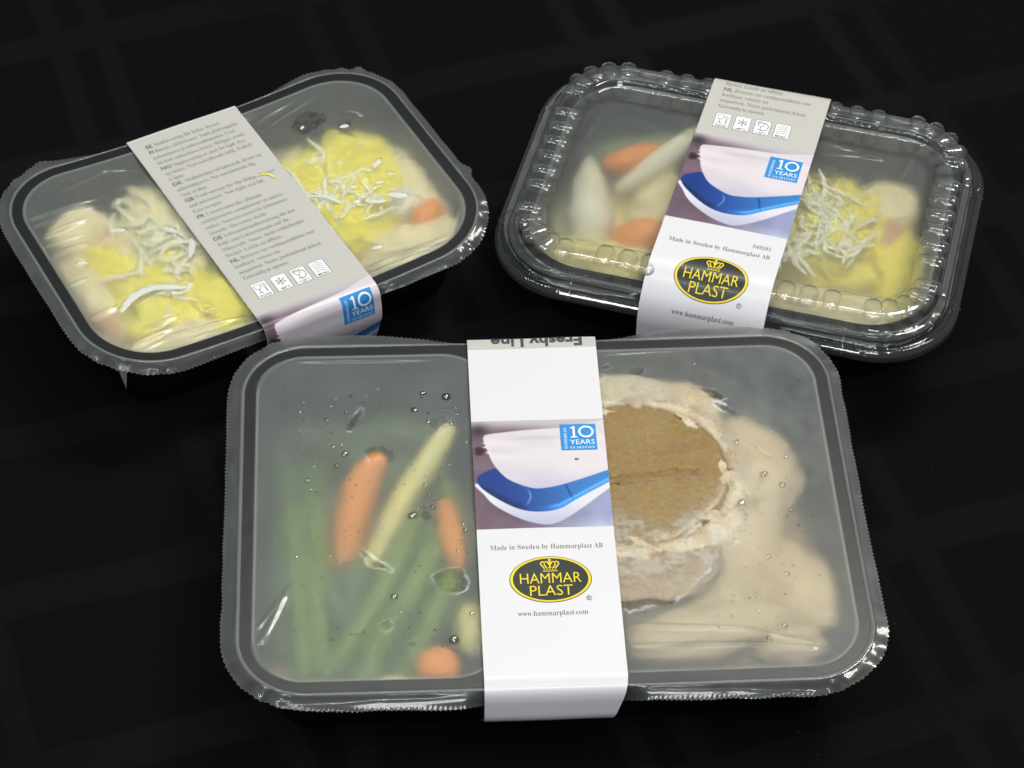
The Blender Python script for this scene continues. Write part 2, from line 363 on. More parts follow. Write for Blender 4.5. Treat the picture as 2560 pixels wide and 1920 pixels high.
FOG = {'front': .69, 'left': .60, 'right': .48}
def droplet_sites():
    """(x, y, radius) of the water drops seen on the front film"""
    c3 = [(595,299,7),(655,295,5),(645,322,4),(408,324,6),(396,365,10),(410,399,4),(394,441,6),(500,392,9),(518,338,5),(524,362,4),(577,363,7),(585,415,6),(517,443,5),(527,500,9),(560,490,6),(572,527,14),(541,574,12),(383,530,5),(427,633,11),(437,669,6),(460,683,8),(593,629,5),(616,651,5),(508,653,4),(431,775,5),(434,845,4),(466,860,4),(382,937,7),(972,299,17),(880,285,11),(875,305,6),(847,350,13),(901,361,5),(901,397,10),(991,405,9),(966,354,5),(1006,344,6),(1015,366,5),(1030,356,4),(1054,477,6),(848,588,7),(890,610,7),(943,620,6),(888,645,8),(905,685,6),(938,710,6),(920,733,10),(862,738,6),(968,672,4),(984,567,7),(954,578,5),(841,768,18),(888,738,7),(1040,800,7),(1048,824,9),(1078,830,5),(1036,860,6),(1020,910,8),(1055,918,5),(1086,745,6),(767,1088,14),(793,1148,6),(868,1150,6),(1075,1155,10),(1027,1066,5),(1062,1187,5),(930,1222,8),(845,1222,4),(820,1238,5),(544,1209,4),(517,1260,6),(825,1210,4),(1003,1258,19),(938,1305,6),(957,1285,4),(705,269,5),(535,309,4),(440,415,3),(476,423,3),(536,450,3),(511,471,4),(680,285,3)]
    c4 = [(519,200,9),(561,243,5),(875,563,9),(790,627,15),(861,669,14),(768,682,5),(898,766,7),(881,790,5),(923,823,7),(852,757,3),(848,779,3),(807,943,9),(777,969,6),(716,982,5),(751,987,3),(863,973,6),(905,980,5),(879,1010,10),(672,1096,7),(735,1104,5),(757,1083,4),(768,1104,6),(873,1090,5),(769,1155,7),(667,1116,4),(718,1045,3),(830,1073,3),(612,1170,5),(614,1219,5),(592,1235,6),(754,1222,4),(798,1219,3),(870,1214,11),(811,1265,12),(705,735,16),(685,500,10),(650,1055,4),(372,1170,6),(330,1158,4),(395,1160,4)]
    f, H = 5607.38, .75268; out = []
    for L, s, ox, oy in ((c3, .5469, 432, 691), (c4, .5574, 1210, 674)):
        for (u, v, r) in L:
            X = u * s + ox - 1106; Y = v * s + oy - 829.5
            c, q = math.cos(R_(ROLL)), math.sin(R_(ROLL)); X, Y = X * c + Y * q, -X * q + Y * c
            c, q = math.cos(R_(PITCH)), math.sin(R_(PITCH)); d = (X / f, c - Y / f * q, -q - Y / f * c); k = -H / d[2]
            px, py = d[0] * k - FR['front'][0][0], d[1] * k - FR['front'][0][1]
            c, q = math.cos(FR['front'][1]), math.sin(FR['front'][1])
            out.append(((px * c + py * q) * 1000, (-px * q + py * c) * 1000, r * s / 6.05))
    return out
DROPS = droplet_sites()
_r = random.Random(31)
for _ in range(90):
    _x = _r.uniform(-100, -30) if _r.random() < .5 else _r.uniform(60, 104); _y = _r.gauss(5, 34)
    if abs(_y) < 74: DROPS.append((_x, _y, _r.uniform(.22, .42)))
def skirt(t, P, n):
    """width of the film that stands out past the rim"""
    x, y = P[:, 0], P[:, 1]; S = SPEC[t]
    if t == 'front':
        w = 6.0 - 4.8 * np.exp(-((x - 0) / 46) ** 4) * (n[:, 1] > .5) - 1.5 * sstep(60, 112, x) * sstep(-78, -20, y) - 1.0 * np.exp(-((x - 12) / 50) ** 4) * (n[:, 1] < -.5)
    else:
        w = 5.2 - 4.4 * np.exp(-((x - 0) / 52) ** 4) * (n[:, 1] > .5) - 2.2 * sstep(30, 80, x) * sstep(-.75, .1, n[:, 1]) - 1.6 * np.exp(-((x - 5) / 50) ** 4) * (n[:, 1] < -.5)
    return w
def make_film(t, root):
    S = SPEC[t]; N = 1500 if t != 'right' else 900
    P, n, s = rr(S['a'], S['b'], S['r'], N)
    w = skirt(t, P, n) + .35 * vnoise(s, s * 0, 9, 3)
    if t == 'left':
        w = w + 3.2 * np.exp(-(((P[:, 0] - 79) ** 2 + (P[:, 1] - 52) ** 2) / 9)) + 2.2 * np.exp(-(((P[:, 0] + 63) ** 2 + (P[:, 1] - 63) ** 2) / 10)) + 2.5 * np.exp(-(((P[:, 0] - 89) ** 2 + (P[:, 1] + 24) ** 2) / 10))
    pitch = 1.75; tooth = np.abs(((s / pitch) % 1) - .5) * 2 * .75
    corner = np.abs(n[:, 0] * n[:, 1]) * 2
    rows, fogs, lines = [], [], []
    fn = lambda q, base: base
    K = 9
    for k in range(K, -1, -1):
        u = k / K; o = w * u + (tooth if k == K else 0)
        mk = np.exp(-((P[:, 0] - {'front': -1, 'left': 2, 'right': -1}[t]) / 27.5) ** 8) * (np.abs(n[:, 1]) > .5)
        o = o * (1 - .85 * mk)
        q = P + n * o[:, None]
        z, D, _ = film_height(t, P[:, 0], P[:, 1]); z = z - mk * w * u
        front = np.clip(-n[:, 1], 0, 1); back = np.clip(n[:, 1], 0, 1)
        droop = -(w * u) * (.10 + .45 * front * np.exp(-(P[:, 0] / 95) ** 4)) * u - (u ** 2) * (2.4 * np.exp(-((P[:, 0]) / 46) ** 4) * back)
        wr = corner * .45 * np.sin(s * .8 + 3 * vnoise(s, s * 0, 11, 8)) * u * (1 + .5 * vnoise(s, s * 0, 7, 4)) + .25 * vnoise(s, o * 2, 14, 9) * u
        crease = .35 * math.exp(-((u * 5.5 - .6) / .5) ** 2)
        rows.append(np.column_stack([q, z + droop + wr + crease]))
        fg = (.42 - .16 * front * (u > .2)) + .07 * vnoise(s, o * 3, 8, 6) + .08 * (k == K)
        fg = np.where(np.full(N, u) < .12, .62, fg)
        fogs.append(fg); lines.append(np.where(np.full(N, u) < .12, .05, .0))
    Q = P - n * .5
    for o in (-.4, -1.2, -2.2, -3.2):
        q = P + n * o; z, D, ins = film_height(t, q[:, 0], q[:, 1]); rows.append(np.column_stack([q, z])); fogs.append(np.full(N, .02)); lines.append(np.zeros(N))
    Mr = 150 if t != 'right' else 100
    q0 = P - n * 3.8
    for k in range(Mr):
        f = 1 - (k / Mr); f = f if f > .02 else .02
        q = q0 * f
        z, D, ins = film_height(t, q[:, 0], q[:, 1])
        fog = FOG[t] * sstep(.2, -.7, ins) + .02; line = .12 * np.exp(-((ins + .3) / .4) ** 2)
        if t == 'front': fog = fog + .10 * sstep(.2, -.7, ins) * vnoise(q[:, 0] * .45 - q[:, 1] * .9 + 40, q[:, 0] * .9 + q[:, 1] * .45, np.array(4.5), 70) * sstep(20, 70, q[:, 0]) * sstep(-30, 30, q[:, 1]) + .05 * vnoise(q[:, 0], q[:, 1], 18, 71)  # diagonal fog stripes paint the light and dark of film ripples
        fog = np.maximum(fog, .75 * np.exp(-((ins + .25) / .45) ** 2))
        for (poly, lv, ed) in PATCH.get(t, ()):
            pr = np.array(poly, float)
            if abs(q[:, 0]).max() == 0: continue
            m = (q[:, 0] > pr[:, 0].min() - 4) & (q[:, 0] < pr[:, 0].max() + 4) & (q[:, 1] > pr[:, 1].min() - 4) & (q[:, 1] < pr[:, 1].max() + 4)
            if not m.any(): continue
            xx, yy = q[m, 0], q[m, 1]
            d = sdf_poly(xx, yy, spline(pr, 5)) + .9 * vnoise(xx, yy, 3.1, 11) + .5 * vnoise(xx, yy, 1.2, 12)
            inside = sstep(.35, -.35, d); nv = fog[m] * (1 - inside) + (lv + (.12 + .18 * (np.ptp(pr[:, 0]) < 16)) + .12 * vnoise(xx, yy, 2, 13) + .08 * vnoise(xx, yy, .9, 15)) * inside
            line[m] += ed * .75 * ((((xx - 35) / 36.5) ** 2 + ((yy - 16) / 35) ** 2 > 1) | (xx < 0)) * np.exp(-(d / .38) ** 2) * np.clip(.25 + .9 * vnoise(xx, yy, 6, 14), 0, 1)
            fog[m] = np.clip(nv, 0, 1)
        if t == 'front':
            for (dx, dy, r) in DROPS:
                m = (np.abs(q[:, 0] - dx) < 3) & (np.abs(q[:, 1] - dy) < 3)
                if m.any():
                    d = np.hypot(q[m, 0] - dx, q[m, 1] - dy); fog[m] *= .65 + .35 * sstep(r * .75, r * 1.15, d)
        if t == 'left':
            for P_, r_ in FLAKES:
                for a_, b_ in zip(P_[:-1], P_[1:]):
                    m = (q[:, 0] > min(a_[0], b_[0]) - 4) & (q[:, 0] < max(a_[0], b_[0]) + 4) & (q[:, 1] > min(a_[1], b_[1]) - 4) & (q[:, 1] < max(a_[1], b_[1]) + 4)
                    if m.any():
                        e_ = np.array([b_[0] - a_[0], b_[1] - a_[1]]); tt = np.clip(((q[m, 0] - a_[0]) * e_[0] + (q[m, 1] - a_[1]) * e_[1]) / (e_ @ e_), 0, 1)
                        d = np.hypot(q[m, 0] - a_[0] - tt * e_[0], q[m, 1] - a_[1] - tt * e_[1]); fog[m] = np.minimum(fog[m], .12 + .5 * sstep(r_ * .7, r_ * 1.05, d))
        if t == 'front':
            fr = sstep(1.36, 1.1, np.hypot((q[:, 0] - 35) / 37, (q[:, 1] - 12) / 40)) * sstep(-2, -10, q[:, 1]) * sstep(-50, -44, q[:, 1]) * (q[:, 0] > 0)
            line += fr * np.clip(1.1 * (vnoise(q[:, 0], q[:, 1] * 1.4, 6, 72) + .7 * vnoise(q[:, 0], q[:, 1], 2, 73) + .4 * vnoise(q[:, 0], q[:, 1], .9, 74)) - .1, 0, .16)
        rows.append(np.column_stack([q, z])); fogs.append(fog); lines.append(np.clip(line, 0, .9))
    V, F = loft(rows); fg = np.concatenate(fogs + [[fogs[-1].mean()]])
    V[:, 2] += RIM
    F = [f[::-1] for f in F] if False else F
    return link('film', mesh('film', V, F, M['film'], attrs={'fog': ('FLOAT', fg), 'line': ('FLOAT', np.concatenate(lines + [[0]]))}), root)

def dome(name, rx, ry, h, mat, n=14, m=5):
    rows = []
    for k in range(m):
        a = k / m * math.pi / 2
        rows.append(np.array([(rx * math.cos(a) * math.cos(b), ry * math.cos(a) * math.sin(b), h * math.sin(a)) for b in np.linspace(0, 2 * math.pi, n, endpoint=False)]))
    V, F = loft(rows); V[-1] = (0, 0, h); return mesh(name, V, F, mat)

front = tag(tray_root('front'), 'largest film sealed black meal tray, nearest the viewer, beans left and brown patty right', 'meal tray', 'sealed meal trays on the black cloth')
left = tag(tray_root('left'), 'back left film sealed black meal tray with yellow potato and no clear lid', 'meal tray', 'sealed meal trays on the black cloth')
right = tag(tray_root('right'), 'back right black meal tray closed with a clear beaded plastic lid', 'meal tray', 'sealed meal trays on the black cloth')
for t, r in (('front', front), ('left', left), ('right', right)):
    make_tray_body(t, r)
FILM = {t: make_film(t, r) for t, r in (('front', front), ('left', left), ('right', right))}
tb = np.array([(-82, -50, -1), (-75, -57, -1.2), (-79, -55.5, -8), (-80, -55.8, -17), (-81.2, -54.2, -9)], float); tb[:, 2] += RIM - 1.5
link('film_tab', mesh('film_tab', tb, [(0, 1, 2), (0, 2, 4), (4, 2, 3)], M['film'], attrs={'fog': ('FLOAT', [.6] * 5), 'line': ('FLOAT', [.12] * 5)}), left)
DM = [dome('water_drop', 1, 1, .75, M['drop']), dome('water_drop', 1.15, .85, .65, M['drop'])]
for i, (x, y, r) in enumerate(DROPS):
    o = link('water_drop', DM[i % 2], FILM['front']); z, _, _ = film_height('front', np.array([x]), np.array([y]))
    o.location = (x * MM, y * MM, (RIM + float(z[0]) + .02) * MM); o.scale = (r * 1.2, r * 1.2, r * 1.2); o.rotation_euler = (0, 0, i * 1.3)

# ------------------------------------------------------------------ clear lid of the right tray
def make_lid(root):
    a, b, r, N = 97.5, 71.7, 35, 720
    P, n, s = rr(a, b, r, N)
    prof = [(0, -7.2), (.25, -6.8), (0, -6.2), (0, -4.6), (-.4, -4.1), (-1.2, -4.0), (-1.7, -3.3), (-2.4, -3.3), (-2.9, -4.1), (-4.4, -4.2), (-4.9, -3.6), (-5.3, -1.0), (-5.7, .6), (-6.4, 1.1), (-8.2, 1.2),
            (-8.7, 1.6), (-9.3, 4), (-9.9, 7.4), (-10.4, 8.5), (-11.4, 9.0), (-14, 9.05), (-17, 9.05), (-20.2, 9.0), (-21, 8.8), (-21.6, 8.1), (-22.2, 7.2), (-22.9, 6.8), (-24.5, 6.7), (-27, 6.65), (-33, 6.7)]
    rows = []
    corner = sstep(.25, .5, np.abs(n[:, 0] * n[:, 1]) * 1.0)
    for o, z in prof:
        q = P + n * o; zz = np.full(N, z)
        if -8.5 < o < -1.0: zz = zz + .5 * (np.abs(n[:, 0] * n[:, 1]) > .02)
        rows.append(np.column_stack([q, zz + .12 * vnoise(q[:, 0], q[:, 1], 22, 20)]))
    q0 = (P - n * 33)
    for k in range(1, 14):
        q = q0 * (1 - k / 14); rows.append(np.column_stack([q, 6.7 + .25 * vnoise(q[:, 0], q[:, 1], 25, 21) + .12 * vnoise(q[:, 0], q[:, 1], 9, 22)]))
    V, F = loft(rows); V[:, 2] += RIM
    lid = link('clear_lid', mesh('clear_lid', V, F, M['lid']), root)
    # embossed beads: one dome mesh shared by all
    rows = []
    nn = 22
    for k in range(7):
        f = math.cos(k / 7 * math.pi / 2); h = 3.0 * math.sin(k / 7 * math.pi / 2)
        rows.append(np.array([((2.9 * (1 if math.cos(t_) > 0 else -1) + 3.5 * f * math.cos(t_)), 4.0 * f * math.sin(t_), h) for t_ in np.linspace(0, 2 * math.pi, nn, endpoint=False) + .07]))
    V, F = loft(rows); V[-1, 2] = 3.0; bme = mesh('bead', V, F, M['lid'])
    cx, cy_ = a - 14.9, b - 14.9; rc = r - 14.9
    sites = [(sx * cx, y, 0 if sx > 0 else math.pi) for sx in (1, -1) for y in np.linspace(-23.5, 23.5, 6)]
    sites += [(x, sy * cy_, sy * math.pi / 2) for sy in (1, -1) for x in np.linspace(-47, 47, 11)]
    for q, (qx, qy) in enumerate(((1, 1), (-1, 1), (-1, -1), (1, -1))):
        for ang in np.linspace(4, 86, 5):
            th = R_(q * 90 + ang); sites.append((qx * (cx - rc) + (rc + .6) * math.cos(th), qy * (cy_ - rc) + (rc + .6) * math.sin(th), th))
    for (x, y, th) in sites:
        if abs(x + .4 - y * .023) < 24.5 and abs(y) > 50: continue      # pressed flat under the card
        o = link('bead', bme, lid); o.location = (x * MM, y * MM, (RIM + 7.5) * MM); o.rotation_euler = (0, 0, th)
    # upright snap ribs across the flange step
    V = np.array([(-6, -.45, -4), (0, -.45, -5), (0, .45, -5), (-6, .45, -4), (-8.4, -.4, 2.0), (-5.6, -.4, 2.2), (-5.6, .4, 2.2), (-8.4, .4, 2.0)], float)
    V[1:3, 0] = .6; rib = mesh('snap_rib', V, [(0, 1, 5, 4), (3, 7, 6, 2), (4, 5, 6, 7), (1, 2, 6, 5)], M['lid'])
    for (x, y, th) in ((-58, -b, -90), (55, -b, -90), (-58, b, 90), (55, b, 90), (a, 34, 0), (a, -34, 0), (-a, 34, 180), (-a, -34, 180)):
        o = link('snap_rib', rib, lid); o.location = (x * MM, y * MM, RIM * MM); o.rotation_euler = (0, 0, R_(th))
    return lid
make_lid(right)

# ------------------------------------------------------------------ card sleeves and their print
class Sleeve:
    def __init__(s, t, path, v0, c_back, c_front, taper=0):
        """path: (y,z) polyline from under the back edge over the top to under the front; v0: y of w=0"""
        s.t = t; P = []
        pts = [np.array(p[:2], float) for p in path]; rad = [p[2] for p in path]
        P.append(pts[0])
        for i in range(1, len(pts) - 1):
            a, b, c, r = pts[i - 1], pts[i], pts[i + 1], rad[i]
            u = (a - b) / np.linalg.norm(a - b); v = (c - b) / np.linalg.norm(c - b)
            if r <= 0: P.append(b); continue
            A, B = b + u * r, b + v * r
            for k in range(13):
                q = k / 12; P.append((1 - q) ** 2 * A + 2 * q * (1 - q) * b + q * q * B)
        P.append(pts[-1]); s.P = np.array(P)
        s.L = np.concatenate([[0], np.cumsum(np.hypot(*np.diff(s.P, axis=0).T))])
        top = (s.P[:, 1] > s.P[:, 1].max() - 1.5); y = s.P[top, 0]; L = s.L[top]
        s.w0 = float(np.interp(-v0, -y, L)); s.cb, s.cf = c_back, c_front; s.taper = taper
        s.b = SPEC[t]['b']
    def map(s, u, w, h):
        u = np.asarray(u, float); w = np.asarray(w, float); L = w + s.w0
        y = np.interp(L, s.L, s.P[:, 0]); z = np.interp(L, s.L, s.P[:, 1]); e = .4
        y1, z1 = np.interp(L + e, s.L, s.P[:, 0]), np.interp(L + e, s.L, s.P[:, 1]); y0, z0 = np.interp(L - e, s.L, s.P[:, 0]), np.interp(L - e, s.L, s.P[:, 1])
        ty, tz = y1 - y0, z1 - z0; ln = np.hypot(ty, tz) + 1e-9; ny, nz = tz / ln, -ty / ln
        sg = np.where(nz + 0 * ny < -1, -1, 1)
        c = s.cb + (s.cf - s.cb) * (s.b - y) / (2 * s.b)
        drop = np.clip(s.P[:, 1].max() - z, 0, 20)
        x = c + u - s.taper * (drop / 15) * np.clip(u / 26, 0, 1)
        warp = .25 * vnoise(u + 50, w, 26, 31)
        return np.stack([x, y + ny * h * -1 * -1, z + nz * h + warp + RIM], -1)
    def grid(s, name, u0, u1, w0, w1, h, mat, root, step=1.5, attrs=None, nu=None, nw=None):
        nu = nu or max(2, int((u1 - u0) / 4) + 2); nw = nw or max(2, int((w1 - w0) / step) + 2)
        U, W = np.meshgrid(np.linspace(u0, u1, nu), np.linspace(w0, w1, nw))
        V = s.map(U.ravel(), W.ravel(), h)
        F = [(j * nu + i, (j + 1) * nu + i, (j + 1) * nu + i + 1, j * nu + i + 1) for j in range(nw - 1) for i in range(nu - 1)]
        at = {'ink': ('COL', attrs(U.ravel(), W.ravel()))} if attrs else None
        return link(name, mesh(name, V, F, mat, attrs=at), root)
    def decal(s, name, V2, F, h, mat, root):
        return link(name, mesh(name, s.map(V2[:, 0], V2[:, 1], h), F, mat, smooth=True), root)

def band2(P, wd, closed=False):
    P = np.asarray(P, float); n = len(P); V, F = [], []
    for i in range(n):
        a = P[(i - 1) % n] if closed or i > 0 else P[i]; b = P[(i + 1) % n] if closed or i < n - 1 else P[i]
        d = (b - a) / (np.linalg.norm(b - a) + 1e-9); nr = np.array([-d[1], d[0]]) * wd / 2
        V += [P[i] + nr, P[i] - nr]
    for i in range(n if closed else n - 1):
        j = (i + 1) % n; F.append((2 * i, 2 * i + 1, 2 * j + 1, 2 * j))
    return np.array(V), F
def disc2(cx, cy_, rx, ry, n=64, m=9, r0=0):
    V, F = [], []
    rs = np.linspace(max(r0, .02), 1, m)
    for q in rs: V += [(cx + rx * q * math.cos(a), cy_ + ry * q * math.sin(a)) for a in np.linspace(0, 2 * math.pi, n, endpoint=False)]
    F = loft_faces(m, n)
    if not r0: F.append(tuple(range(n)))
    return np.array(V), F
def rect2(x0, y0, x1, y1, st=2.0):
    nx = max(2, int((x1 - x0) / st) + 2); ny = max(2, int((y1 - y0) / st) + 2)
    U, W = np.meshgrid(np.linspace(x0, x1, nx), np.linspace(y0, y1, ny))
    return np.stack([U.ravel(), W.ravel()], 1), [(j * nx + i, j * nx + i + 1, (j + 1) * nx + i + 1, (j + 1) * nx + i) for j in range(ny - 1) for i in range(nx - 1)]
def join2(L):
    V, F, b = [], [], 0
    for v, f in L:
        V.append(np.asarray(v)); F += [tuple(i + b for i in q) for q in f]; b += len(v)
    return np.vstack(V), F
ACC = {'é': ('e', "'"), 'è': ('e', '`'), 'à': ('a', '`'), 'ö': ('o', ':'), 'ü': ('u', ':'), 'ä': ('a', ':'), 'å': ('a', 'o'), 'ø': ('o', '/'), 'æ': ('ae', ''), 'ß': ('B', ''), 'ô': ('o', "'")}
def serif(txt):
    out = ''
    for ch in txt:
        ch = ACC[ch][0] if ch in ACC else ch
        for c in ch:
            if 'A' <= c <= 'Z': out += chr(0x1D400 + ord(c) - 65)
            elif 'a' <= c <= 'z': out += chr(0x1D41A + ord(c) - 97)
            elif '0' <= c <= '9': out += chr(0x1D7CE + ord(c) - 48)
            else: out += c
    return out
TXT = {}
def text_raw(body, offset=0.0, res=2):
    key = (body, offset, res)
    if key in TXT: return TXT[key]
    cu = bpy.data.curves.new('lettering', 'FONT'); cu.body = body; cu.size = 1; cu.resolution_u = res; cu.offset = offset; cu.fill_mode = 'FRONT'
    o = bpy.data.objects.new('lettering', cu); COL.objects.link(o)
    dg = bpy.context.evaluated_depsgraph_get(); me = bpy.data.meshes.new_from_object(o.evaluated_get(dg))
    V = np.array([v.co[:2] for v in me.vertices]).reshape(-1, 2); F = [tuple(p.vertices) for p in me.polygons]
    COL.objects.unlink(o); bpy.data.objects.remove(o); bpy.data.curves.remove(cu); bpy.data.meshes.remove(me)
    TXT[key] = (V, F); return V, F
def split_long(V, F, mx):
    bm = bmesh.new(); vs = [bm.verts.new((p[0], p[1], 0)) for p in V]
    for f in F:
        try: bm.faces.new([vs[i] for i in f])
        except ValueError: pass
    for _ in range(3):
        E = [e for e in bm.edges if e.calc_length() > mx]
        if not E: break
        bmesh.ops.subdivide_edges(bm, edges=E, cuts=1); bmesh.ops.triangulate(bm, faces=[f for f in bm.faces if len(f.verts) > 4])
    bm.verts.index_update(); V = np.array([v.co[:2] for v in bm.verts]); F = [tuple(v.index for v in f.verts) for f in bm.faces]; bm.free(); return V, F
def text2(body, x, w, width=None, height=None, ser=True, offset=None, flip=False, res=2, cut=None, align='l', rot90=False):
    """lettering whose baseline starts at (x, w); width in mm, height = cap height in mm"""
    raw = serif(body) if ser else body
    V, F = text_raw(raw, (-.012 if ser else 0) if offset is None else offset, res); V = V.copy()
    H0 = text_raw(serif('H') if ser else 'H', 0, res)[0]; cap = H0[:, 1].max() - H0[:, 1].min()
    L = [(V, F)]
    # accents, placed over their letters
    pos = 0
    for i, ch in enumerate(body):
        if ch in ACC and ACC[ch][1]:
            pre = text_raw((serif if ser else str)(body[:i] + ch), 0, res)[0]; xr = pre[:, 0].max(); xc = xr - .26; k = ACC[ch][1]; y0 = .62
            if k == ':': L += [rect2(xc - .14, y0, xc - .05, y0 + .09, 9), rect2(xc + .05, y0, xc + .14, y0 + .09, 9)]
            elif k == "'": L.append(band2([(xc - .04, y0 - .02), (xc + .1, y0 + .14)], .06))
            elif k == '`': L.append(band2([(xc + .04, y0 - .02), (xc - .1, y0 + .14)], .06))
            elif k == 'o': L.append(band2([(xc + .07 * math.cos(a), y0 + .07 + .07 * math.sin(a)) for a in np.linspace(0, 2 * math.pi, 8, endpoint=False)], .04, True))
            elif k == '/': L.append(band2([(xc - .2, -.02), (xc + .2, .5)], .05))
    V, F = join2(L)
    V[:, 0] -= text_raw(raw, (-.012 if ser else 0) if offset is None else offset, res)[0][:, 0].min()
    k = (height / cap) if height else width / V[:, 0].max(); kx = width / V[:, 0].max() if width else k
    V = V * np.array([kx, k])
    if cut: V, F = split_long(V, F, cut)
    if align == 'c': V[:, 0] -= V[:, 0].max() / 2
    if rot90: V = np.stack([V[:, 1] * -1, V[:, 0]], 1); V = np.stack([V[:, 0] + x, w - V[:, 1]], 1); return V, F
    if flip: return np.stack([x - V[:, 0], w + V[:, 1]], 1), F
    return np.stack([V[:, 0] + x, w - V[:, 1]], 1), F

# the printed photograph of two food boxes, painted as smooth colour fields
def ink_picture(U, W):
    x = (U + 25.7) / 51.4; y = W / 54.0 + .016 - .043 * ((U + 25.7) / 51.4); n = len(x)
    C = np.zeros((n, 3))
    def lerp(a, b, t): return np.array(a)[None] * (1 - t[:, None]) + np.array(b)[None] * t[:, None]
    sx, sy = sstep(0, 1, x), sstep(0, 1, y)
    C = lerp((124, 100, 116), (158, 162, 200), sstep(.15, .95, x)) ; C = C * (1 - .25 * np.exp(-((y - .78) / .15) ** 2 - ((x - .35) / .3) ** 2))[:, None]
    C = C + (lerp((40, 44, 30), (40, 44, 30), x)) * (sstep(.86, 1.02, y) * sstep(.45, .95, x))[:, None]
    C += 6 * vnoise(x * 60, y * 60, 5, 40)[:, None]
    top = sstep(.13, .0, y) * 1; C = C * (1 - top[:, None]) + np.array((205, 196, 200)) * top[:, None]
    dk = np.exp(-((x - .05) / .07) ** 2 - ((y - .1) / .06) ** 2); C = C * (1 - .5 * dk)[:, None]
    def fill(P, col, soft=.006, closed=True, sm=True):
        nonlocal C
        q = spline(P, 6) if sm else np.array(P)
        d = sdf_poly(x, y, q); m = sstep(soft, -soft, d)[:, None]; col = col if isinstance(col, np.ndarray) else np.array(col, float)[None]
        C = C * (1 - m) + col * m; return d
    # lower white box
    fill([(.03, .60), (.07, .705), (.155, .81), (.33, .92), (.49, .966), (.60, .945), (.77, .825), (.98, .645), (1.1, .56), (1.1, .45), (.5, .7)], lerp((236, 232, 242), (196, 196, 222), sstep(.7, .98, y)))
    # blue lid
    col = lerp((28, 62, 140), (64, 134, 208), sstep(.1, .95, x)) ; col = col * (1 + .25 * np.exp(-((y - (.815 - .52 * np.clip(x - .6, 0, 1))) / .02) ** 2) * sstep(.4, .6, x))[:, None]
    col += 60 * (np.exp(-((x - (.38 + .03 * np.sin(y * 20))) / .008) ** 2) * sstep(.63, .68, y) * sstep(.82, .76, y))[:, None]
    col -= 45 * (np.exp(-((x - (.68 + .35 * (y - .62))) / .008) ** 2) * sstep(.58, .62, y) * sstep(.76, .70, y))[:, None]
    col = col * (1 - .30 * np.exp(-((y - np.interp(x, [0, .1, .28, .4], [.62, .665, .79, .82])) / .03) ** 2) * sstep(.42, .3, x))[:, None] + np.array((30, 60, 60)) * (np.exp(-((y - np.interp(x, [.5, .62, .77, 1], [.815, .785, .69, .545])) / .014) ** 2) * sstep(.5, .62, x))[:, None]
    fill([(.02, .58), (.035, .53), (.09, .49), (.17, .455), (.30, .45), (.7, .52), (1.1, .36), (1.1, .50), (.98, .585), (.77, .72), (.62, .82), (.49, .85), (.38, .845), (.28, .81), (.16, .735), (.06, .65)], col)
    # upper white box with its handle
    col = lerp((232, 222, 228), (206, 200, 222), sstep(.42, .66, y)); col += 7 * vnoise(x * 14, y * 60, 4, 41)[:, None]
    col = col - 14 * (np.exp(-((y - (.20 - .07 * x)) / .02) ** 2) * sstep(.2, .4, x) * sstep(1, .6, x))[:, None]
    fill([(.085, .20), (.09, .155), (.13, .135), (.35, .10), (.7, .06), (1.1, .0), (1.1, .42), (.99, .466), (.8, .545), (.62, .61), (.49, .637), (.42, .633), (.33, .60), (.24, .545), (.17, .455), (.135, .38), (.12, .33)], col)
    for yy in (.21, .25, .30): fill([(.10, yy), (.075, yy + .012), (.11, yy + .02), (.135, yy + .03), (.14, yy)], (236, 226, 232), .004)
    fill([(.02, .27), (.06, .26), (.10, .30), (.06, .335), (.02, .33)], (62, 44, 50), .02)
    C = np.clip(C, 0, 255) / 255
    C = np.where(C < .04045, C / 12.92, ((C + .055) / 1.055) ** 2.4) * .82
    return np.column_stack([C, np.ones(n)])

